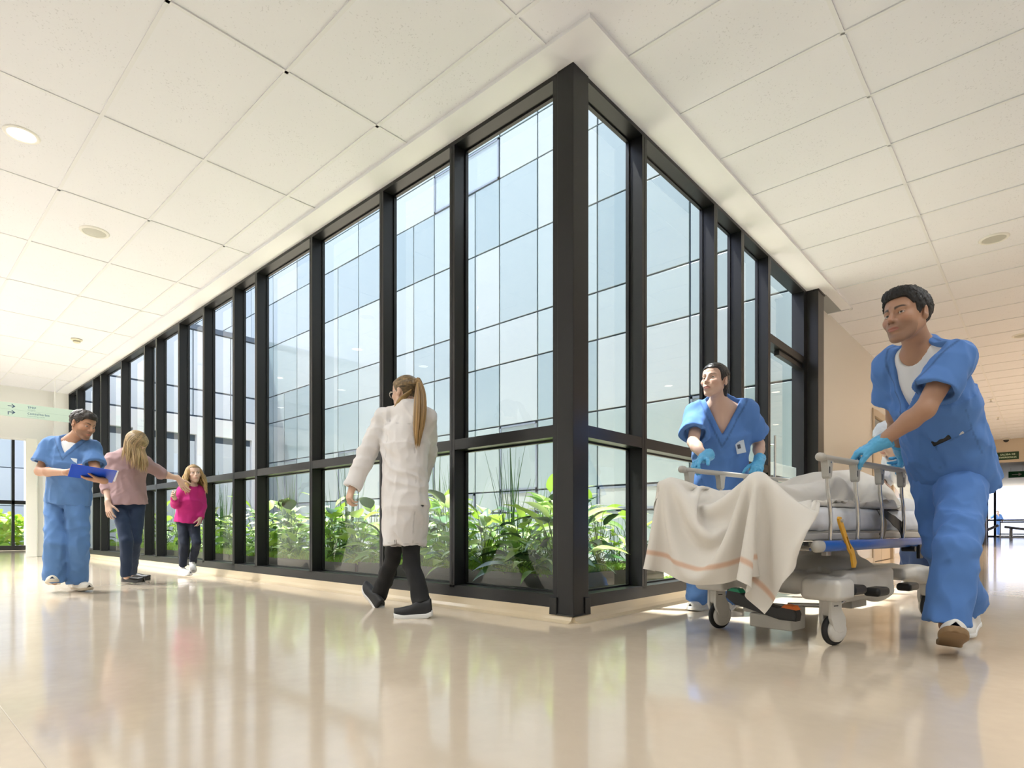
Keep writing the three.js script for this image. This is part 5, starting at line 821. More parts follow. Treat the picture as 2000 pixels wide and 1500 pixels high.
// --- woman in the white coat, walking away
{
  const s = 0.98, root = thing('person', 'woman with a long fair ponytail and glasses, in a white coat, seen from behind', 'person');
  const J = pose({ pelvis: [-0.440, 0.766, -1.133], chest: [-0.428, 1.212, -1.149], neck: [-0.416, 1.451, -1.136], head: [-0.412, 1.563, -1.176], sL: [-0.478, 1.379, -1.323], sR: [-0.380, 1.359, -0.992], eL: [-0.585, 1.124, -1.395], wL: [-0.685, 0.893, -1.416], eR: [-0.211, 1.162, -1.163], wR: [-0.181, 0.937, -1.308], hL: [-0.439, 0.731, -1.206], hR: [-0.439, 0.729, -1.087], kL: [-0.377, 0.354, -1.375], kR: [-0.455, 0.341, -1.045], aL: [-0.366, 0.072, -1.571], aR: [-0.479, 0.080, -0.893] }, [-2.35, 0.08, 0.0]);
  makeBody(root, J, s, { sex: 1, legR: 0.7, cell: 0.012, headCell: 0.0035, skin: skins.fair, head: { fem: 1, jaw: 0.93, nose: 0.9 },
    hands: { L: [[-0.699, 0.820, -1.432], vw(0.8, 0, 0.3), vw(-0.6, 0, 0.6), { curls: [[0.5, 0.7, 0.4], [0.6, 0.8, 0.4], [0.6, 0.8, 0.4], [0.7, 0.8, 0.5]] }], R: [[-0.184, 0.857, -1.341], vw(-0.5, 0, 0.5), vw(0, 0, 1), {}] } });
  longSleeveTop(root, J, s, { name: 'coat', color: lin(0.74, 0.71, 0.70), girth: 1.06, drop: 0.29, hemX: -0.005, hemW: 0.128, hemD: 0.16, mid: [-0.02, 0.190, 0.155], r: [0.078, 0.068, 0.058], tL: 1.04, tR: 1.0, seed: 9.1, nk: [0.075, -0.0, 0.062], cell: 0.0075, f1: 0.011, f2: 0.006, lines: (S) => [chain(S, [[-0.500, 1.361, -0.976], [-0.491, 1.125, -0.966], [-0.486, 0.916, -0.960], [-0.491, 0.708, -0.966], [-0.500, 0.499, -0.976]]), chain(S, [[-0.626, 1.299, -1.115], [-0.573, 1.312, -1.055], [-0.514, 1.305, -0.991]]), chain(S, [[-0.603, 1.333, -1.089], [-0.617, 1.194, -1.104], [-0.626, 1.055, -1.115]]), chain(S, [[-0.650, 0.951, -1.140], [-0.652, 0.812, -1.143]]), chain(S, [[-0.612, 0.496, -1.099], [-0.537, 0.489, -1.017], [-0.477, 0.492, -0.950]])] });
  trousers(root, J, s, { mat: blackCloth, r: [0.066, 0.058, 0.064], hip: 0.82, seed: 1.9, len: 0.98, f1: 0.005, f2: 0.003, clip: 0.50 });
  addShoe(root, [-0.454, 0.002, -0.821], vr(820, -0.98, -0.06, 0.12), V(0, 1, 0), 0.255, shoeBlack, soleWhite, { wid: 0.092, sole: 0.036, heelSpring: 0.012 }, 'black trainer with a thick white sole'); addShoe(root, [-0.376, -0.028, -1.523], vr(740, -0.45, 0.62, 0.55), vr(740, 0.1, 0.6, -0.6), 0.255, shoeBlack, soleWhite, { wid: 0.092, sole: 0.036 }, 'black trainer with the toe raised');
  const c0 = J.head, H = J.H, b = [0.36, 0.225, 0.085]; const keep = (u, v, w) => (w > 0.0 ? lerp(-0.02, 0.072, sstep(0.0, 0.066, w)) : lerp(-0.085, -0.02, sstep(-0.05, 0.0, w))) - v;
  const cap = hairCap(c0, H, s, [...scalp, [0, 0.045, -0.11, [0.03, 0.032, 0.03], 0.03]], keep, 0.002, 0.0035, (u, v, w) => { const t = (0.45 + 0.45 * nz(u * 60, v * 120, w * 25)) * (v > 0.03 ? 1.1 : 0.6); return [b[0] * t, b[1] * t, b[2] * t]; }, [40, 40, 90]);
  const list = []; for (let i = 0; i < 200; i++) { const a = rr(0, 6.28), r = Math.sqrt(rnd()), L = rr(0.40, 0.47), root0 = at(c0, H, Math.sin(a) * 0.018 * r, 0.048 + Math.cos(a) * 0.02 * r, -0.118, s), sx = Math.sin(a) * 0.052 * r, sz = Math.cos(a) * 0.03 * r; const t = rr(0.6, 1.3); list.push([[root0, root0.clone().add(vw(0.018 + sx * 0.3, 0.012, -0.03 + sz * 0.3)), root0.clone().add(vw(0.036 + sx * 0.8, -0.07, -0.075 + sz)), root0.clone().add(vw(0.045 + sx, -0.2, -0.125 + sz)), root0.clone().add(vw(0.040 + sx * 0.9, -0.32, -0.14 + sz)), root0.clone().add(vw(0.030 + sx * 0.6, -L, -0.14 + sz * 0.6))], [b[0] * t, b[1] * t * rr(0.92, 1), b[2] * t * rr(0.85, 1)], rr(0.0035, 0.0065)]); }
  for (let i = 0; i < 40; i++) { const q = rr(-1, 1), t = rr(0.5, 1.1), p0 = at(c0, H, 0.012 * q, 0.045, -0.115, s); list.push([[p0, p0.clone().add(vw(-0.03, -0.05, -0.01)), at(c0, H, 0.075 + 0.006 * q, -0.07 + 0.02 * q, -0.03, s), at(c0, H, 0.085, -0.12 + 0.02 * q, 0.03, s)], [b[0] * t, b[1] * t, b[2] * t], rr(0.004, 0.007)]); }
  part('hair', mergeGeometries([strands(list, 0, 0, 20), cap].map((g) => (g.index ? g.toNonIndexed() : g))), hairMat(0.42), root);
  const tie = new THREE.TorusGeometry(0.022, 0.008, 8, 20); tie.applyMatrix4(basisMatrix(H.x, H.y, H.z, at(c0, H, 0, 0.048, -0.118, s))); part('hair_tie', tie, mat(lin(0.01, 0.01, 0.012), 0.7), root);
  // glasses
  const gl = []; for (const e of [-1, 1]) { const r = new THREE.TorusGeometry(0.024, 0.0016, 6, 24); r.translate(e * 0.033, -0.002, 0.100); gl.push(r, rod([e * 0.057, 0.004, 0.098], [e * 0.079, 0.006, 0.0], 0.0014, 0.0014, 6)); } gl.push(rod([-0.009, 0.002, 0.102], [0.009, 0.002, 0.102], 0.0015, 0.0015, 6)); const gg = merge(gl); gg.applyMatrix4(basisMatrix(H.x.clone().multiplyScalar(s), H.y.clone().multiplyScalar(s), H.z.clone().multiplyScalar(s), c0)); part('glasses', gg, mat(lin(0.75, 0.73, 0.7), 0.2, { metalness: 0.8 }), root);
}
// --- helper in white bending at the head of the stretcher, mostly hidden
{
  const s = 1.0, root = thing('person', 'person in white coat and white cap bending over the head of the stretcher', 'person');
  const J = pose({ pelvis: [3.154, 0.915, 1.404], chest: [2.772, 1.131, 1.357], neck: [2.539, 1.225, 1.323], head: [2.309, 1.284, 1.293], sL: [2.619, 1.153, 1.441], sR: [2.763, 1.192, 1.272], eL: [2.389, 0.999, 1.381], wL: [2.180, 1.157, 1.345], eR: [2.609, 1.021, 1.252], wR: [2.340, 0.944, 1.253], hL: [3.146, 0.890, 1.471], hR: [3.184, 0.895, 1.363], kL: [2.973, 0.497, 1.428], kR: [3.040, 0.495, 1.354], aL: [3.087, 0.139, 1.406], aR: [3.154, 0.139, 1.330] }, [-0.6, 0.55, 0]);
  makeBody(root, J, s, { cell: 0.014, headCell: 0.006, handCell: 0.005, skin: skins.fair, hands: { L: [[2.118, 1.205, 1.336], vw(-0.4, 0, 0.6), vw(-0.5, 0.5, 0), {}], R: [[2.198, 0.917, 1.245], vw(0, -1, 0), vw(0, 0, -1), {}] } });
  longSleeveTop(root, J, s, { name: 'coat', color: lin(0.76, 0.76, 0.77), girth: 1.05, drop: 0.25, hemW: 0.19, hemD: 0.15, r: [0.075, 0.065, 0.055], seed: 5.9, cell: 0.012 });
  trousers(root, J, s, { color: lin(0.015, 0.035, 0.10), seed: 4.9, cell: 0.012 });
  part('cap', hairCap(J.head, J.H, s, [[0, 0.04, -0.02, [0.086, 0.098, 0.108]]], (u, v, w) => (w > 0.03 ? 0.045 : -0.03) - v, 0.005, 0.006, undefined, [30, 30, 30], false), cloth(lin(0.78, 0.80, 0.84)), root);
  const wf = mat(lin(0.7, 0.7, 0.7), 0.6); addShoe(root, [3.178, 0.073, 1.431], V(-0.95, 0, -0.2), V(0, 1, 0), 0.27, wf, soleWhite); addShoe(root, [3.244, 0.080, 1.355], V(-0.95, 0, -0.2), V(0, 1, 0), 0.27, wf, soleWhite);
}
// ---------- stretcher with mattress, patient and draped sheet (own frame: x towards the head end, z towards the near side)
{
  const TURN = -8.92 * Math.PI / 180, ORG = [1.066, 0, 1.185];
  const st = thing('stretcher', 'wheeled hospital stretcher with grey moulded base, blue bumper and raised side rails', 'stretcher', ORG, TURN);
  const shell = mat(lin(0.66, 0.635, 0.59), 0.36), shellD = mat(lin(0.52, 0.50, 0.46), 0.42), rubber = mat(lin(0.012, 0.012, 0.014), 0.6), blackP = mat(lin(0.010, 0.010, 0.011), 0.45), blueP = mat(lin(0.012, 0.10, 0.42), 0.28), railM = mat(lin(0.44, 0.42, 0.38), 0.4), yellow = mat(lin(0.72, 0.38, 0.03), 0.4), greenP = mat(lin(0.01, 0.25, 0.13), 0.5), orangeP = mat(lin(0.65, 0.14, 0.01), 0.5), bracket = mat(lin(0.42, 0.41, 0.38), 0.42), deckM = mat(lin(0.5, 0.48, 0.45), 0.4, { metalness: 0.3 });
  const rb = (F, c, h, r, k) => { c = A3(c); return F.add({ c, R: Math.hypot(...h), k, f: (x, y, z) => { const a = Math.abs(x - c.x) - h[0] + r, b = Math.abs(y - c.y) - h[1] + r, d = Math.abs(z - c.z) - h[2] + r; return Math.hypot(Math.max(a, 0), Math.max(b, 0), Math.max(d, 0)) + Math.min(0, Math.max(a, b, d)) - r; } }); };
  // moulded base cover
  const B = new Field();
  rb(B, [0, 0.30, 0], [0.72, 0.055, 0.16], 0.04, 0.05); B.ell([0.02, 0.36, 0], [0.34, 0.085, 0.22], V(1, 0, 0), V(0, 1, 0), V(0, 0, 1), 0.06);
  rb(B, [0.02, 0.435, 0], [0.13, 0.05, 0.13], 0.04, 0.04);
  for (const e of [-1, 1]) {
    rb(B, [-0.12, 0.275, e * 0.255], [0.36, 0.085, 0.045], 0.03, 0.06); B.ell([0.06, 0.21, e * 0.265], [0.15, 0.05, 0.035], V(1, 0, 0), V(0, 1, 0), V(0, 0, 1), 0.05);
    for (const f of [-1, 1]) { rb(B, [f * 0.725, 0.288, e * 0.312], [0.095, 0.054, 0.10], 0.03, 0.045); rb(B, [f * 0.55, 0.305, e * 0.22], [0.18, 0.038, 0.09], 0.03, 0.06); }
  }
  B.sub((x, y, z) => Math.max(0.315 - y, Math.hypot((x + 0.46) / 1.6, (z - 0.12) / 1.0) - 0.10, 0) > 0 ? Math.max(0.335 - y, Math.hypot((x + 0.46) / 1.6, (z - 0.12)) - 0.10) : 0.335 - y, 0.02);
  B.sub((x, y, z) => Math.max(0.335 - y, Math.hypot((x - 0.42) / 1.4, z) - 0.12), 0.02);
  part('base_cover', B.mesh(0.0085), shell, st);
  // castors
  for (const f of [-1, 1]) for (const e of [-1, 1]) {
    const c = part('castor', new RoundedBoxGeometry(0.066, 0.085, 0.07, 3, 0.015), shell, st); c.position.set(f * 0.718, 0.195, e * 0.323); c.rotation.y = -0.27 + (f > 0 ? 0.1 : 0);
    const arm = extrude([[-0.032, 0.03], [0.034, 0.03], [0.036, -0.01], [0.064, -0.05], [0.068, -0.085], [0.055, -0.12], [0.02, -0.125], [-0.01, -0.11], [-0.034, -0.05]], 0.012, 0.004);
    for (const q of [-1, 1]) { const a = part('castor_fork', arm, shell, c); a.position.z = q * 0.027 - 0.006; }
    const tyre = new THREE.LatheGeometry([[0.052, -0.013], [0.066, -0.015], [0.076, -0.012], [0.080, -0.005], [0.081, 0], [0.080, 0.005], [0.076, 0.012], [0.066, 0.015], [0.052, 0.013]].map((p) => new THREE.Vector2(...p)), 48); tyre.rotateX(Math.PI / 2);
    const w = part('tyre', tyre, rubber, c); w.position.set(0.026, -0.114, 0);
    const disc = new THREE.LatheGeometry([[0.0, 0.036], [0.03, 0.036], [0.052, 0.033], [0.060, 0.026], [0.062, 0.016], [0.062, -0.016], [0.060, -0.026], [0.052, -0.033], [0.03, -0.036], [0.0, -0.036]].map((p) => new THREE.Vector2(...p)), 40); disc.rotateX(Math.PI / 2);
    const d = part('wheel_disc', disc, shell, c); d.position.set(0.026, -0.114, 0);
    part('slot', rbox(0.034, 0.006, 0.004, 0.002, 2, -0.004, 0.012, 0.0355), blackP, c); part('collar', new THREE.CylinderGeometry(0.034, 0.036, 0.02, 24), shellD, c).position.y = 0.05;
  }
  // foot-end pedal bar, battery box, side pedals
  const bar = extrude([[-0.19, 0.05], [-0.155, 0.062], [-0.10, 0.035], [-0.05, 0.018], [0.10, 0.006], [0.14, 0.025], [0.178, 0.018], [0.192, -0.006], [0.19, -0.036], [0.11, -0.044], [-0.07, -0.022], [-0.14, -0.016], [-0.195, 0.012]], 0.05, 0.006); bar.rotateY(-Math.PI / 2);
  const pb = part('pedal_bar', bar, blackP, st); pb.position.set(-0.82, 0.185, 0.03); pb.rotation.x = 0.10;
  const gp = extrude([[-0.035, 0], [-0.02, 0.014], [0.02, 0.014], [0.035, 0]], 0.052, 0.003); gp.rotateY(-Math.PI / 2); const g1 = part('pedal_pad', gp, greenP, pb, 'green pedal pad'); g1.position.set(-0.004, 0.05, -0.15); const g2 = part('pedal_pad', gp, orangeP, pb, 'orange pedal pad'); g2.position.set(-0.004, 0.018, 0.155);
  part('pedal_bolt', (() => { const g = new THREE.CylinderGeometry(0.006, 0.006, 0.006, 12); g.rotateZ(Math.PI / 2); return g; })(), mat(lin(0.03, 0.03, 0.03), 0.3), pb).position.set(-0.058, -0.006, 0.02);
  part('battery_box', merge([rbox(0.16, 0.075, 0.23, 0.008, 2, -0.745, 0.10, 0.06), rbox(0.12, 0.05, 0.29, 0.006, 2, -0.745, 0.16, 0.04)]), shellD, st);
  part('steering_arm', merge([rod([-0.7, 0.185, 0.1], [-0.7, 0.2, 0.3], 0.012), rod([-0.7, 0.17, 0.31], [-0.45, 0.24, 0.32], 0.010), rod([-0.45, 0.24, 0.32], [0.1, 0.22, 0.3], 0.012)]), M.steel, st);
  for (const [l, y, s] of [[-0.52, 0.275, 0.355], [-0.26, 0.25, 0.375], [0.36, 0.235, 0.33]]) part('side_pedal', rbox(0.16, 0.048, 0.085, 0.02, 4, l, y, s), blackP, st);
  part('hydraulic_box', merge([rbox(0.22, 0.07, 0.1, 0.006, 2, 0.05, 0.15, 0.12), rbox(0.30, 0.03, 0.14, 0.006, 2, 0.0, 0.2, 0.1)]), shellD, st);
  // bellows column
  { const prof = []; for (let i = 0; i <= 24; i++) prof.push(new THREE.Vector2(0.085 + 0.018 * Math.cos(i * Math.PI / 2), 0.455 + i * 0.0042)); part('bellows', new THREE.LatheGeometry(prof, 36), shellD, st); }
  // litter frame
  part('litter_frame', merge([rbox(2.1, 0.035, 0.05, 0.008, 2, 0, 0.556, 0.315), rbox(2.1, 0.035, 0.05, 0.008, 2, 0, 0.556, -0.315), rbox(0.05, 0.035, 0.62, 0.008, 2, -1.03, 0.556, 0), rbox(0.05, 0.035, 0.62, 0.008, 2, 1.03, 0.556, 0), rbox(0.2, 0.045, 0.6, 0.008, 2, 0, 0.553, 0), rbox(2.0, 0.012, 0.6, 0.004, 1, 0, 0.578, 0)]), deckM, st);
  part('under_frame', merge([rbox(1.5, 0.03, 0.035, 0.006, 2, -0.2, 0.517, 0.335), rbox(1.5, 0.03, 0.035, 0.006, 2, -0.2, 0.517, -0.335), rbox(0.05, 0.05, 0.03, 0.004, 2, -0.78, 0.485, 0.33), rod([-0.95, 0.5, 0.33], [-0.95, 0.5, -0.33], 0.014)]), M.steel, st);
  for (const e of [-1, 1]) {
    const bl = (x0, x1) => { const g = extrude([[0, -0.027], [0.012, -0.027], [0.024, -0.014], [0.027, 0.008], [0.02, 0.024], [0.006, 0.028], [0, 0.028]], x1 - x0, 0.002); g.rotateY(-Math.PI / 2); g.rotateY(Math.PI); if (e < 0) g.rotateY(Math.PI); g.translate(e < 0 ? x1 : x0, 0.508, e * 0.385); return g; };
    const gb = new THREE.CapsuleGeometry(0.027, 1.40, 6, 20); gb.rotateZ(Math.PI / 2); gb.scale(1, 1, 0.7); gb.translate(-0.27, 0.512, e * 0.385);
    part('bumper', gb, blueP, st, 'blue bumper strip'); const cap = new THREE.CapsuleGeometry(0.0285, 0.05, 6, 20); cap.rotateZ(Math.PI / 2); cap.scale(1, 1, 0.72); cap.translate(-0.99, 0.512, e * 0.385); part('bumper_cap', cap, railM, st);
    // side rail
    const rail = new THREE.CapsuleGeometry(0.021, 1.28, 6, 16); rail.rotateZ(Math.PI / 2); rail.scale(1, 0.72, 1.15); const r = part('side_rail', rail, railM, st); r.position.set(-0.31, 0.936, e * 0.385);
    const lug = new THREE.CapsuleGeometry(0.021, 0.02, 6, 14); lug.rotateZ(Math.PI / 2); part('rail_end', lug, railM, r).position.set(-0.655, 0.001, 0);
    [-0.90, -0.575, -0.25, 0.08].forEach((l, i) => {
      const shape = [[-0.034, 0.0], [0.034, 0.0], [0.024, -0.028], [0.019, -0.06], [0.016, -0.082], [0.006, -0.09], [-0.006, -0.09], [-0.016, -0.082], [-0.019, -0.06], [-0.024, -0.028]];
      const g = extrude(shape, 0.028, 0.003); g.translate(0, 0, -0.014); const b = part('rail_bracket', g, bracket, r); b.position.set(l + 0.31, -0.006, 0);
      b.userData.label = undefined; delete b.userData.label;
      const p = part('rail_post', tube([[l + 0.31, -0.07, 0], [l + 0.32, -0.15, 0], [l + 0.325, -0.2, 0.004 * e], [l + 0.345, -0.25, 0], [l + 0.352, -0.32, 0], [l + 0.365, -0.395, -0.01 * e]], 0.0095, 28, 12), M.steel, r);
      part('bracket_slot', rbox(0.009, 0.032, 0.004, 0.002, 2, l + 0.30, -0.058, e * 0.0165), blackP, r); part('bracket_pin', (() => { const q = new THREE.CylinderGeometry(0.0045, 0.0045, 0.006, 12); q.rotateX(Math.PI / 2); return q; })(), M.chrome, r).position.set(l + 0.31, -0.022, e * 0.0175);
    });
  }
  // yellow latch lever on the near side
  { const sh = new THREE.Shape([[-0.022, 0.018], [-0.016, 0.028], [0.004, 0.026], [0.012, 0.012], [0.10, -0.10], [0.15, -0.135], [0.185, -0.2], [0.172, -0.225], [0.148, -0.225], [0.128, -0.16], [0.085, -0.125], [-0.012, -0.004]].map((p) => new THREE.Vector2(...p))); sh.holes.push(new THREE.Path([[0.06, -0.072], [0.068, -0.066], [0.118, -0.128], [0.108, -0.134]].map((p) => new THREE.Vector2(...p))));
    const g = new THREE.ExtrudeGeometry(sh, { depth: 0.008, bevelEnabled: true, bevelSize: 0.002, bevelThickness: 0.002, bevelSegments: 2 }); const y = part('latch_lever', g, yellow, st, 'yellow latch lever'); y.position.set(-0.80, 0.625, 0.40); part('latch_bolt', (() => { const q = new THREE.CylinderGeometry(0.008, 0.008, 0.01, 12); q.rotateX(Math.PI / 2); return q; })(), bracket, y).position.set(-0.002, 0.01, 0.014); }
  // black belt hanging over the near edge, buckle with red button
  const ribbon = (pts, w, th = 0.004) => { const c = new THREE.CatmullRomCurve3(pts.map((p) => V(p[0], p[1], p[2]))), n = 26, pos = [], idx = []; for (let i = 0; i <= n; i++) { const t = i / n, p = c.getPointAt(t), d = c.getTangentAt(t), s = V(0, 0, 1).cross(d).normalize(), hw = w[0] + (w[1] - w[0]) * Math.sin(t * Math.PI * 0.5) + 0.002 * Math.sin(t * 17); for (const [a, b] of [[-1, 0], [1, 0], [1, 1], [-1, 1]]) { const q = p.clone().addScaledVector(s, a * hw); pos.push(q.x, q.y, q.z + b * th); } } for (let i = 0; i < n; i++) for (let j = 0; j < 4; j++) { const a = i * 4 + j, b = i * 4 + (j + 1) % 4; idx.push(a, b, a + 4, b, b + 4, a + 4); } idx.push(0, 2, 1, 0, 3, 2, n * 4, n * 4 + 1, n * 4 + 2, n * 4, n * 4 + 2, n * 4 + 3); const g = new THREE.BufferGeometry(); g.setAttribute('position', new THREE.Float32BufferAttribute(pos, 3)); g.setIndex(idx); const o = g.toNonIndexed(); o.computeVertexNormals(); return o; };
  part('belt', ribbon([[-0.13, 0.70, 0.335], [-0.135, 0.66, 0.358], [-0.115, 0.615, 0.362], [-0.145, 0.57, 0.362], [-0.17, 0.545, 0.362]], [0.024, 0.03]), blackP, st, 'black belt'); part('belt', ribbon([[-0.10, 0.70, 0.335], [-0.05, 0.665, 0.362], [0.03, 0.635, 0.368], [0.12, 0.60, 0.37], [0.15, 0.555, 0.372]], [0.018, 0.034]), blackP, st, 'black belt');
  const bk = part('belt_buckle', rbox(0.06, 0.085, 0.02, 0.006, 2, 0.34, 0.455, 0.40), blackP, st); part('buckle_button', rbox(0.026, 0.02, 0.01, 0.003, 2, 0.335, 0.46, 0.411), mat(lin(0.5, 0.01, 0.015), 0.4), bk, 'red buckle button'); part('grip_knob', (() => { const q = new THREE.CylinderGeometry(0.016, 0.016, 0.07, 18); q.rotateX(Math.PI / 2); q.translate(0.2, 0.475, 0.385); return q; })(), blackP, st);

  // mattress in a white fitted sheet
  const mt = new Field(); rb(mt, [0, 0.645, 0], [1.05, 0.062, 0.325], 0.045, 0.02); const mf = folds(0.004, 6, 9, 6, 2.7, 0.003); mt.disp = mf;
  const mm = mt.mesh(0.012); const matt = thing('mattress', 'white sheeted mattress lying on the stretcher under the patient', 'mattress', ORG, TURN); part('fitted_sheet', mm, cloth(lin(0.74, 0.75, 0.79)), matt);
  // patient: feet end at -x
  const bodyCaps = [ // a, b, ra, rb
    [[-1.03, 0.74, -0.34], [-1.09, 0.825, -0.375], 0.046, 0.042], [[-1.03, 0.74, 0.115], [-1.09, 0.82, 0.138], 0.046, 0.042],
    [[-1.03, 0.735, -0.32], [-0.62, 0.755, -0.20], 0.042, 0.055], [[-1.03, 0.735, 0.11], [-0.62, 0.765, 0.10], 0.042, 0.055], [[-0.62, 0.755, -0.20], [-0.18, 0.78, -0.10], 0.058, 0.085], [[-0.62, 0.765, 0.10], [-0.18, 0.785, 0.09], 0.058, 0.088],
    [[-0.18, 0.795, -0.06], [-0.18, 0.795, 0.07], 0.12, 0.12], [[-0.15, 0.80, 0], [0.35, 0.83, 0.0], 0.13, 0.145], [[0.30, 0.82, -0.12], [0.30, 0.82, 0.12], 0.105, 0.105], [[0.36, 0.80, 0.19], [0.02, 0.76, 0.26], 0.048, 0.04], [[0.36, 0.80, -0.19], [0.02, 0.76, -0.26], 0.048, 0.04],
  ];
  {
    const F = new Field(); for (const [a, b, ra, rb2] of bodyCaps) F.cap(a, b, ra - 0.008, rb2 - 0.008, 0.03); F.cap([0.40, 0.83, 0], [0.56, 0.83, 0], 0.055, 0.055, 0.03);
    const o = V(0.64, 0.84, 0), fr = { x: V(0, 0, -1), y: V(1, 0, 0), z: V(0, 1, 0) }; fr.x = fr.y.clone().cross(fr.z); headPrims(F, o, fr, 0.97, {});
    const p = thing('person', 'patient lying on the stretcher under a white sheet, only the pale blue cap showing', 'person', ORG, TURN);
    const hb = ball(o, 0.16); part('body', skinGeometry(F, headColor(o, fr, 0.97, skins.fair), 0.014, [{ box: hb, cell: 0.005 }]), mat(0xffffff, 0.5, { vertexColors: true }), p);
    part('hair', hairCap(o, fr, 0.97, scalp, (u, v, w) => (w > 0 ? 0.05 : -0.03) - v, 0.003, 0.006, darkHair([0.02, 0.014, 0.01]), [40, 40, 40]), hairMat(0.5), p);
    part('cap', hairCap(o, fr, 0.97, [[0, 0.05, -0.02, [0.086, 0.092, 0.106]]], (u, v, w) => (w > 0.02 ? 0.066 : 0.03) - v, 0.005, 0.006, undefined, [30, 30, 30], false), cloth(lin(0.25, 0.55, 0.72)), p);
    const pl = new Field(); rb(pl, [0.72, 0.745, 0], [0.17, 0.055, 0.24], 0.05, 0.02); pl.disp = folds(0.006, 9, 9, 9, 4.4, 0.003); const pil = thing('pillow', 'white pillow under the head of the patient', 'pillow', ORG, TURN); part('pillow_case', pl.mesh(0.012), cloth(lin(0.76, 0.77, 0.8)), pil);
  }
  // sheet: a cloth of point masses let fall over the patient and the mattress
  {
    const NU = 92, NW = 76, id = (i, j) => i * (NW + 1) + j, n = (NU + 1) * (NW + 1), p = new Float32Array(n * 3), q = new Float32Array(n * 3), rest = [];
    const L0 = -1.61, L1 = 0.76;
    for (let i = 0; i <= NU; i++) for (let j = 0; j <= NW; j++) { const u = i / NU, w = j / NW, l = lerp(L0, L1, u), sN = lerp(0.60, 0.58, sstep(0.1, 0.5, u)), sF = lerp(-0.74, -0.56, sstep(0.1, 0.6, u)), k = id(i, j) * 3; p[k] = l; p[k + 1] = 0.99 + 0.012 * nz(l * 5, w * 7, 1.3) + 0.01 * nz(l * 14, w * 17, 4.3); p[k + 2] = lerp(sF, sN, w); }
    const con = []; const add = (a, b, st2) => { const d = Math.hypot(p[a * 3] - p[b * 3], p[a * 3 + 2] - p[b * 3 + 2]); con.push([a, b, d, st2]); };
    for (let i = 0; i <= NU; i++) for (let j = 0; j <= NW; j++) { if (i < NU) add(id(i, j), id(i + 1, j), 1); if (j < NW) add(id(i, j), id(i, j + 1), 1); if (i < NU && j < NW) { add(id(i, j), id(i + 1, j + 1), 0.5); add(id(i + 1, j), id(i, j + 1), 0.5); } if (i + 2 <= NU) add(id(i, j), id(i + 2, j), 0.12); if (j + 2 <= NW) add(id(i, j), id(i, j + 2), 0.12); }
    q.set(p); const caps = bodyCaps.map(([a, b, ra, rb2]) => [a[0], a[1], a[2], b[0] - a[0], b[1] - a[1], b[2] - a[2], ra + 0.012 + (ra < 0.05 ? 0.008 : 0), rb2 + 0.012 + (ra < 0.05 ? 0.008 : 0), (b[0] - a[0]) ** 2 + (b[1] - a[1]) ** 2 + (b[2] - a[2]) ** 2 || 1e-9]);
    const bx = [1.06, 0.066, 0.335], collide = (k, last) => {
      let x = p[k], y = p[k + 1], z = p[k + 2], hit = false, grip = 0.3;
      for (let ci = 0; ci < caps.length; ci++) { const c = caps[ci]; const dx0 = x - c[0], dy0 = y - c[1], dz0 = z - c[2]; let t = (dx0 * c[3] + dy0 * c[4] + dz0 * c[5]) / c[8]; t = t < 0 ? 0 : t > 1 ? 1 : t; const dx = dx0 - c[3] * t, dy = dy0 - c[4] * t, dz = dz0 - c[5] * t, r = c[6] + (c[7] - c[6]) * t, d2 = dx * dx + dy * dy + dz * dz; if (d2 < r * r && d2 > 1e-12) { grip = Math.max(grip, ci < 2 ? 0.97 : ci < 6 ? 0.6 : 0.3); const f = r / Math.sqrt(d2); x = c[0] + c[3] * t + dx * f; y = c[1] + c[4] * t + dy * f; z = c[2] + c[5] * t + dz * f; hit = true; } }
      const ax = Math.abs(x), ay = Math.abs(y - 0.645), az = Math.abs(z); if (ax < bx[0] && ay < bx[1] && az < bx[2]) { const ex = bx[0] - ax, ey = bx[1] - ay, ez = bx[2] - az; if (ey <= ex && ey <= ez) y = 0.645 + Math.sign(y - 0.645) * bx[1]; else if (ez <= ex) z = Math.sign(z) * bx[2]; else x = Math.sign(x) * bx[0]; hit = true; }
      if (Math.abs(x) < 1.10 && y > 0.47 && y < 0.60 && Math.abs(z) < 0.42) { const ex = 1.10 - Math.abs(x), ez = 0.42 - Math.abs(z); if (ex < ez) x = Math.sign(x) * 1.10; else z = Math.sign(z) * 0.42; hit = true; }
      if (y < 0.02) { y = 0.02; hit = true; }
      if (Math.abs(z) > 0.368 && x > -0.93 && y > 0.6) { z = Math.sign(z) * 0.368; hit = true; }
      if (hit && !last) { p[k] = x; p[k + 1] = y; p[k + 2] = z; } else if (hit) { const fr = grip * 0.9; x += (q[k] - x) * fr * 0.9; z += (q[k + 2] - z) * fr * 0.9; p[k] = x; p[k + 1] = y; p[k + 2] = z; collide(k, false); q[k] = p[k]; q[k + 1] = p[k + 1]; q[k + 2] = p[k + 2]; }
    };
    for (let step = 0; step < 185; step++) {
      for (let k = 0; k < n * 3; k += 3) { for (let c = 0; c < 3; c++) { const v = clamp((p[k + c] - q[k + c]) * 0.97, -0.012, 0.012); q[k + c] = p[k + c]; p[k + c] += v; } p[k + 1] -= 0.0004; }
      for (let it = 0; it < 18; it++) { if (it % 3 === 0 && it) for (let k = 0; k < n * 3; k += 3) collide(k, false); for (const [a, b, d, st2] of con) { const i = a * 3, j = b * 3, dx = p[j] - p[i], dy = p[j + 1] - p[i + 1], dz = p[j + 2] - p[i + 2], l = Math.sqrt(dx * dx + dy * dy + dz * dz) || 1e-9, f = (l - d) / l * 0.5 * st2; p[i] += dx * f; p[i + 1] += dy * f; p[i + 2] += dz * f; p[j] -= dx * f; p[j + 1] -= dy * f; p[j + 2] -= dz * f; } }
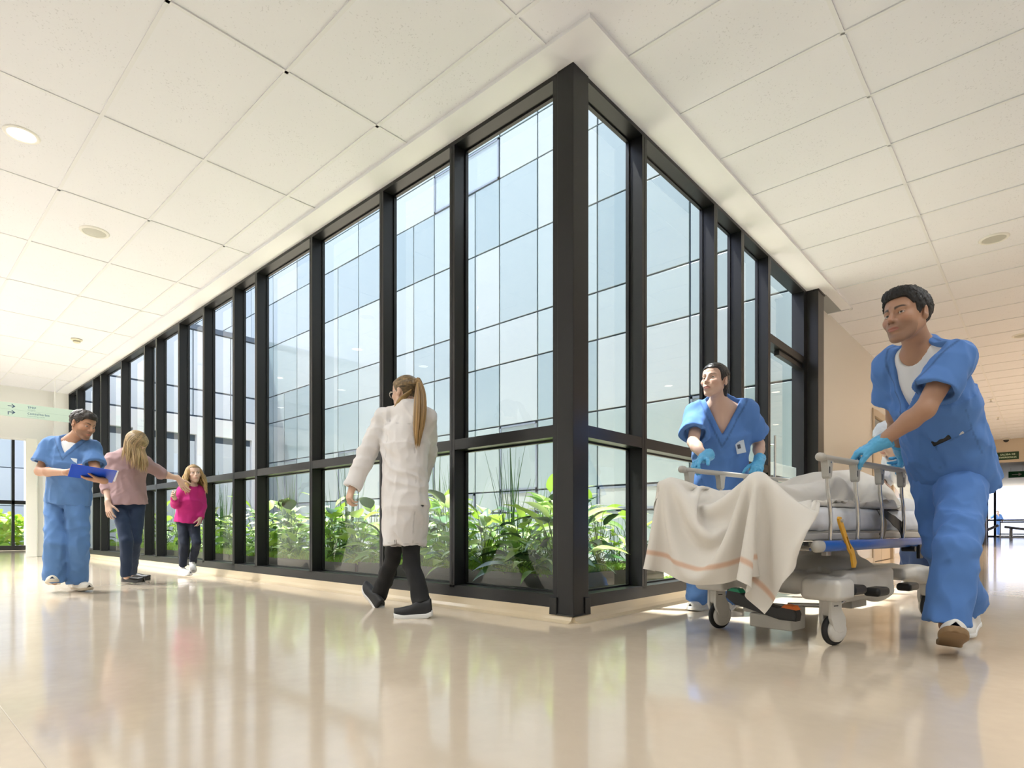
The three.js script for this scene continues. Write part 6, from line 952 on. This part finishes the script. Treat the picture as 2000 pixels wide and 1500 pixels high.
      for (let k = 0; k < n * 3; k += 3) collide(k, true);
    }
    // one round of smoothing, then a double surface with thickness
    const s2 = p.slice(); for (let i = 1; i < NU; i++) for (let j = 1; j < NW; j++) for (let c = 0; c < 3; c++) s2[id(i, j) * 3 + c] = 0.5 * p[id(i, j) * 3 + c] + 0.125 * (p[id(i - 1, j) * 3 + c] + p[id(i + 1, j) * 3 + c] + p[id(i, j - 1) * 3 + c] + p[id(i, j + 1) * 3 + c]);
    const MU = NU * 2, MW = NW * 2, pos = new Float32Array((MU + 1) * (MW + 1) * 3), col = new Float32Array(pos.length), idx = [];
    const cr = (a, b, c, d, t) => 0.5 * (2 * b + (c - a) * t + (2 * a - 5 * b + 4 * c - d) * t * t + (3 * b - a - 3 * c + d) * t * t * t);
    const get = (i, j, c) => s2[id(clamp(i, 0, NU), clamp(j, 0, NW)) * 3 + c];
    for (let i = 0; i <= MU; i++) for (let j = 0; j <= MW; j++) { const a = Math.min(NU - 1, i >> 1), b = Math.min(NW - 1, j >> 1), fu = i / 2 - a, fv = j / 2 - b, k = i * (MW + 1) + j; for (let c = 0; c < 3; c++) { const r = [-1, 0, 1, 2].map((e) => cr(get(a + e, b - 1, c), get(a + e, b, c), get(a + e, b + 1, c), get(a + e, b + 2, c), fv)); pos[k * 3 + c] = cr(r[0], r[1], r[2], r[3], fu); } const m = i / MU * (L1 - L0), stripe = m > 0.085 && m < 0.105; col.set(stripe ? [0.66, 0.45, 0.33] : [0.74, 0.70, 0.64], k * 3); }
    for (let i = 0; i < MU; i++) for (let j = 0; j < MW; j++) { const a = i * (MW + 1) + j, b = a + MW + 1; idx.push(a, a + 1, b, a + 1, b + 1, b); }
    const g = new THREE.BufferGeometry(); g.setAttribute('position', new THREE.BufferAttribute(pos, 3)); g.setAttribute('color', new THREE.BufferAttribute(col, 3)); g.setIndex(idx); g.computeVertexNormals();
    const sh = thing('sheet', 'cream sheet with a peach stripe, draped over the patient and the foot end', 'sheet', ORG, TURN); part('sheet_cloth', g, cloth(0xffffff, { vc: true, extra: { side: THREE.DoubleSide } }), sh);
  }
}
// ---------- ceiling fixtures and signs
{
  const ringM = mat(lin(0.85, 0.84, 0.8), 0.4), lensW = mat(0xffffff, 0.5, { emissive: new THREE.Color(1, 0.98, 0.94), emissiveIntensity: 4 }), lensY = mat(0xffffff, 0.5, { emissive: new THREE.Color(1, 0.85, 0.66), emissiveIntensity: 4 });
  const ring = new THREE.LatheGeometry([[0.085, 0.03], [0.085, -0.002], [0.09, -0.007], [0.104, -0.007], [0.112, -0.002], [0.113, 0.004]].map((p) => new THREE.Vector2(...p)), 40);
  const lens = new THREE.SphereGeometry(0.30, 32, 8, 0, Math.PI * 2, 0, 0.29).translate(0, -0.30, 0).rotateX(Math.PI);
  function downlight(x, z, warm, power, label, group) {
    const t = thing('ceiling_light', label, 'ceiling light', [x, CEIL, z], 0, group);
    part('trim_ring', ring, ringM, t);
    const l = part('lens', lens, warm ? lensY : lensW, t); l.position.y = -0.014;
    const s = new THREE.SpotLight(warm ? new THREE.Color(1, 0.87, 0.72) : new THREE.Color(0.97, 0.99, 1.0), power, 0, 1.25, 0.6, 2);
    s.position.set(x, CEIL - 0.03, z); s.target.position.set(x, 0, z); s.castShadow = true; s.shadow.radius = 3.5; scene.add(s, s.target);
  }
  const cx = (i) => X0 + PX * (i + 0.5), cz = (k) => Z0 + PZ * (k + 0.5);
  downlight(cx(-4), cz(-3), false, 16, 'round recessed downlight glowing in the left part of the tiled ceiling');
  for (const [i, k] of [[-4, -7], [-4, -5], [-4, -1], [-4, 1], [-6, -9], [-6, -11], [-6, -7], [-6, -5], [-6, -2], [-1, 2], [2, 2], [5, 2], [-4, 3]]) downlight(cx(i), cz(k), false, k < -4 ? 60 : 12, 'white recessed downlight in the tiled ceiling of the near corridor', 'white downlights of the near corridor');
  for (const i of [14, 17, 20, 23, 26, 29]) downlight(cx(i), cz(1), true, 22, 'warm recessed downlight in the ceiling of the far right corridor', 'warm downlights of the right corridor');
  for (const i of [11, 14, 20, 26]) downlight(cx(i), cz(2), true, 22, 'warm recessed downlight in the ceiling of the far right corridor', 'warm downlights of the right corridor');
}
{
  const white = mat(lin(0.82, 0.81, 0.76), 0.45), grille = mat(lin(0.50, 0.50, 0.45), 0.7), blk = mat(lin(0.02, 0.02, 0.02), 0.3), rod1 = mat(lin(0.8, 0.8, 0.78), 0.5);
  function speaker(x, z, label) {
    const t = thing('ceiling_speaker', label, 'speaker', [x, CEIL, z]);
    part('rim', new THREE.LatheGeometry([[0.098, 0.004], [0.098, -0.006], [0.104, -0.012], [0.118, -0.010], [0.126, -0.002], [0.127, 0.006]].map((p) => new THREE.Vector2(...p)), 44), white, t);
    const g = new THREE.SphereGeometry(0.5, 40, 6, 0, Math.PI * 2, 0, 0.2); g.translate(0, -0.5, 0); g.rotateX(Math.PI); g.translate(0, -0.014, 0); part('grille', g, grille, t);
  }
  speaker(-1.465, -4.80, 'round ceiling speaker above the man with the clipboard, left of the glazing'); speaker(4.727, 1.806, 'round ceiling speaker above the man leaning on the stretcher');
  speaker(8.9, 1.92, 'small round ceiling fitting far along the right corridor, past the speaker');
  const det = thing('smoke_detector', 'cream smoke detector on the ceiling near the end of the left glazing', 'smoke detector', [-0.776, CEIL, -8.996]);
  part('base', new THREE.LatheGeometry([[0, 0.0], [0.075, 0.0], [0.072, -0.018], [0.055, -0.024], [0, -0.024]].map((p) => new THREE.Vector2(...p)).reverse(), 32), mat(lin(0.75, 0.71, 0.55), 0.5), det); part('sensor_head', new THREE.LatheGeometry([[0, -0.06], [0.03, -0.058], [0.046, -0.048], [0.046, -0.036], [0.05, -0.024], [0, -0.024]].map((p) => new THREE.Vector2(...p)), 32), mat(lin(0.72, 0.68, 0.52), 0.5), det); part('slot', new THREE.TorusGeometry(0.0465, 0.003, 6, 32).rotateX(Math.PI / 2).translate(0, -0.04, 0), blk, det);
  for (const [x, z, l] of [[14.34, 1.242, 'nearer small sprinkler on the warm ceiling of the right corridor'], [17.28, 1.225, 'farther small sprinkler on the warm ceiling, just before the camera dome']]) { const s = thing('sprinkler', l, 'sprinkler', [x, CEIL, z]); part('rose', new THREE.CylinderGeometry(0.045, 0.05, 0.01, 24), white, s); part('nozzle', merge([new THREE.CylinderGeometry(0.012, 0.016, 0.05, 14).translate(0, -0.03, 0), new THREE.CylinderGeometry(0.03, 0.03, 0.004, 18).translate(0, -0.058, 0)]), M.steel, s); }
  const dome = thing('security_camera', 'dark dome camera on the ceiling by the header of the right corridor', 'security camera', [22.2, CEIL, 1.19]); part('housing', new THREE.CylinderGeometry(0.09, 0.1, 0.06, 28).translate(0, -0.03, 0), white, dome); part('dome', new THREE.SphereGeometry(0.075, 28, 14, 0, Math.PI * 2, Math.PI / 2, Math.PI / 2).translate(0, -0.06, 0), mat(lin(0.01, 0.01, 0.01), 0.1), dome);
  // printed signs
  function printed(w, h, draw) { const c = document.createElement('canvas'); c.width = w; c.height = h; draw(c.getContext('2d'), w, h); const t = new THREE.CanvasTexture(c); t.colorSpace = THREE.SRGBColorSpace; return t; }
  const ex = printed(512, 220, (g, w, h) => { g.fillStyle = '#16401f'; g.fillRect(0, 0, w, h); g.fillStyle = '#dff0d8'; g.font = 'bold 74px sans-serif'; g.textAlign = 'center'; g.fillText('SALIDA DE', w / 2, 92); g.font = 'bold 66px sans-serif'; g.fillText('EMERGENCIA', w / 2, 178); });
  const face = (w, h) => { const g = new THREE.PlaneGeometry(w, h); g.rotateY(-Math.PI / 2); return g; };
  const e1 = thing('exit_sign', 'dark green emergency exit sign with pale lettering on the header wall', 'sign', [22.47, 2.985, 1.22]); part('panel', box(0, 0.025, -0.125, 0.125, -0.28, 0.28), mat(lin(0.01, 0.05, 0.015), 0.4), e1); { const f = part('sign_face', face(0.54, 0.235), mat(0xffffff, 0.4, { map: ex }), e1); f.position.x = -0.002; }
  const ar = printed(256, 128, (g, w, h) => { g.fillStyle = '#1b8a55'; g.fillRect(0, 0, w, h); g.strokeStyle = g.fillStyle = '#eefbf0'; g.lineWidth = 16; g.beginPath(); g.moveTo(50, 64); g.lineTo(180, 64); g.stroke(); g.beginPath(); g.moveTo(215, 64); g.lineTo(160, 26); g.lineTo(160, 102); g.fill(); });
  const e2 = thing('exit_sign', 'small bright green sign with a white arrow hanging in the hall beyond', 'sign', [31.8, 3.0, 1.16]); part('panel', box(0, 0.03, -0.14, 0.14, -0.28, 0.28), mat(lin(0.01, 0.22, 0.1), 0.4), e2); { const f = part('sign_face', face(0.54, 0.26), mat(0xffffff, 0.4, { map: ar }), e2); f.position.x = -0.002; } part('hanger', merge([rod([0.015, 0.14, -0.2], [0.015, 0.34, -0.2], 0.006), rod([0.015, 0.14, 0.2], [0.015, 0.34, 0.2], 0.006)]), M.steel, e2);
  // hanging direction board in the left corridor
  const db = printed(2048, 200, (g, w, h) => {
    g.fillStyle = '#cfe6dc'; g.fillRect(0, 0, w, h); g.fillStyle = '#b4cfc6'; g.fillRect(0, 98, w, 4); const X = (x) => (x + 2.75) / 2.6 * w;
    g.strokeStyle = '#1d3f66'; g.lineWidth = 10; g.lineCap = 'butt';
    const arrow = (x, y) => { g.beginPath(); g.moveTo(x, y); g.lineTo(x + 78, y); g.moveTo(x + 46, y - 28); g.lineTo(x + 80, y); g.lineTo(x + 46, y + 28); g.stroke(); };
    arrow(X(-1.19), 50); g.beginPath(); g.moveTo(X(-1.19) + 6, 182); g.lineTo(X(-1.19) + 6, 142); g.stroke(); arrow(X(-1.19), 142);
    g.fillStyle = '#5f8496'; g.font = 'bold 44px sans-serif'; g.fillText('TPRP', X(-0.90), 58); g.fillText('Consultories', X(-0.90), 150); g.fillStyle = '#8fb0ae'; g.font = '28px sans-serif'; g.fillText('Surgery', X(-0.90), 88); g.fillText('Consulting room', X(-0.90), 182);
  });
  const s = thing('direction_sign', 'pale green hanging board with arrows, above the man with the clipboard', 'sign', [-1.45, 2.84, -12.3]); part('board', rbox(2.6, 0.255, 0.05, 0.004, 2), mat(lin(0.60, 0.77, 0.70), 0.4), s); { const f = part('sign_face', new THREE.PlaneGeometry(2.6, 0.252), mat(0xffffff, 0.45, { map: db }), s); f.position.z = 0.0265; } for (const x of [-1.1, 0.98]) part('hanger_rod', rod([x, 0.127, 0], [x, CEIL - 2.84, 0], 0.006), rod1, s);
  // clipboard held by the man on the left
  { const c = thing('clipboard', 'bright blue clipboard with white sheets in the hands of the man in scrubs', 'clipboard'); const o = A3([-1.650, 1.079, -4.022]), X = vr(180, 1, -0.12, 0.1).normalize(), N0 = vr(180, 0.05, 0.90, 0.40), Z = N0.addScaledVector(X, -N0.dot(X)).normalize(), Y = Z.clone().cross(X); const m = basisMatrix(X, Y, Z, o); const put = (g) => { g.applyMatrix4(m); return g; };
    part('board', put(rbox(0.33, 0.235, 0.006, 0.003, 2)), mat(lin(0.006, 0.06, 0.52), 0.35), c); part('paper', put(rbox(0.21, 0.30, 0.004, 0.001, 1, 0, 0, 0.006).rotateZ(Math.PI / 2 - 0.03).translate(0.03, 0.0, 0)), mat(lin(0.8, 0.82, 0.88), 0.8), c); part('clip', put(merge([rbox(0.02, 0.11, 0.012, 0.004, 2, 0.15, 0, 0.012), rod([0.158, -0.05, 0.018], [0.158, 0.05, 0.018], 0.006)])), M.steel, c); }
  // far hall: person, recliner, counter, pillar, lamps
  { const s = 1.0, root = thing('person', 'tiny distant person in blue scrubs standing in the bright hall', 'person');
    const J = pose({ pelvis: [50.047, 0.885, -0.401], chest: [50.047, 1.312, -0.401], neck: [50.047, 1.526, -0.401], head: [50.047, 1.669, -0.401], sL: [50.167, 1.473, -0.269], sR: [49.927, 1.473, -0.532], eL: [50.263, 1.170, -0.164], wL: [50.263, 0.921, -0.164], eR: [49.711, 1.277, -0.770], wR: [49.543, 1.063, -0.954], hL: [50.119, 0.849, -0.322], hR: [49.975, 0.849, -0.480], kL: [50.119, 0.458, -0.322], kR: [49.975, 0.458, -0.480], aL: [50.119, 0.101, -0.322], aR: [49.975, 0.101, -0.480] }, [0, 0, 0]);
    makeBody(root, J, s, { cell: 0.025, headCell: 0.014, noEyes: true, skin: skins.fair }); scrubTop(root, J, s, { color: scrubBlue, cell: 0.02, sl: 0.95 }); trousers(root, J, s, { color: scrubBlue, cell: 0.02 }); part('hair', hairCap(J.head, J.H, s, scalp, (u, v, w) => (w > 0 ? 0.05 : -0.05) - v, 0.002, 0.014, darkHair([0.06, 0.03, 0.02])), hairMat(0.6), root);
    addShoe(root, [50.116, 0.018, -0.473], V(-1, 0, 0), V(0, 1, 0), 0.28, shoeWhite, soleWhite); addShoe(root, [50.261, 0.018, -0.315], V(-1, 0, 0), V(0, 1, 0), 0.28, shoeWhite, soleWhite); }
  { const t = thing('recliner', 'grey padded recliner in the distant hall, right of the person in scrubs', 'chair', [43.5, 0, 0.45]); const pad = mat(lin(0.28, 0.28, 0.3), 0.7); part('seat', rbox(0.7, 0.14, 1.1, 0.05, 3, 0, 0.62, 0.25), pad, t).rotation.x = 0.15; part('backrest', rbox(0.7, 0.14, 0.8, 0.05, 3, 0, 0.9, -0.45), pad, t).rotation.x = -0.5; part('pedestal', merge([new THREE.CylinderGeometry(0.08, 0.1, 0.5, 18).translate(0, 0.3, 0.1), rbox(0.6, 0.06, 1.2, 0.02, 2, 0, 0.04, 0.15)]), M.steel, t); }
  { const t = thing('counter', 'pink-brown wooden counter with a glass screen at the far corridor end', 'counter', [36.2, 0, -0.62]); part('panel', rbox(0.3, 1.45, 0.6, 0.01, 2, 0, 0.725, 0), mat(lin(0.50, 0.34, 0.26), 0.5), t); part('post', box(0.1, 0.18, 0, 3.2, 0.3, 0.36), M.metalDark, t); const g = new THREE.PlaneGeometry(0.56, 1.5); g.rotateY(-Math.PI / 2); g.translate(0, 2.22, 0); part('glass_screen', g, M.glass, t); }
  { const p1 = structure('trim_5', rbox(0.5, 3.3, 0.45, 0.01, 2, 40.0, 1.65, -0.62), mat(lin(0.86, 0.86, 0.85), 0.5)); const d = structure('trim_6', merge([box(44.2, 44.3, 0, 2.6, -0.72, -0.60), box(44.2, 44.3, 0, 2.9, -0.30, -0.18)]), M.metalDark); const hr = thing('handrail', 'blue-grey double handrail across the window of the bright hall', 'rail', [46.2, 0, 1]); part('rail', box(-0.03, 0.03, 0.92, 1.02, -1.1, 4), mat(lin(0.12, 0.18, 0.32), 0.4), hr); part('rail', box(-0.03, 0.03, 0.16, 0.24, -1.1, 4), mat(lin(0.12, 0.18, 0.32), 0.4), hr); part('post', merge([box(-0.03, 0.03, 0, 0.95, -1.1, -1.04), box(-0.03, 0.03, 0, 0.95, 1.0, 1.06), box(-0.03, 0.03, 0, 0.95, 3.0, 3.06)]), M.steel, hr); }
}
// people and hand-held things: put each group's origin at the foot of the thing
for (const o of scene.children) {
  if (!o.isGroup || !o.userData.category || o.position.lengthSq() > 1e-9) continue;
  const b = new THREE.Box3().setFromObject(o), c = V((b.min.x + b.max.x) / 2, b.min.y, (b.min.z + b.max.z) / 2);
  for (const k of o.children) k.position.sub(c);
  o.position.copy(c);
}
renderer.render(scene, camera);
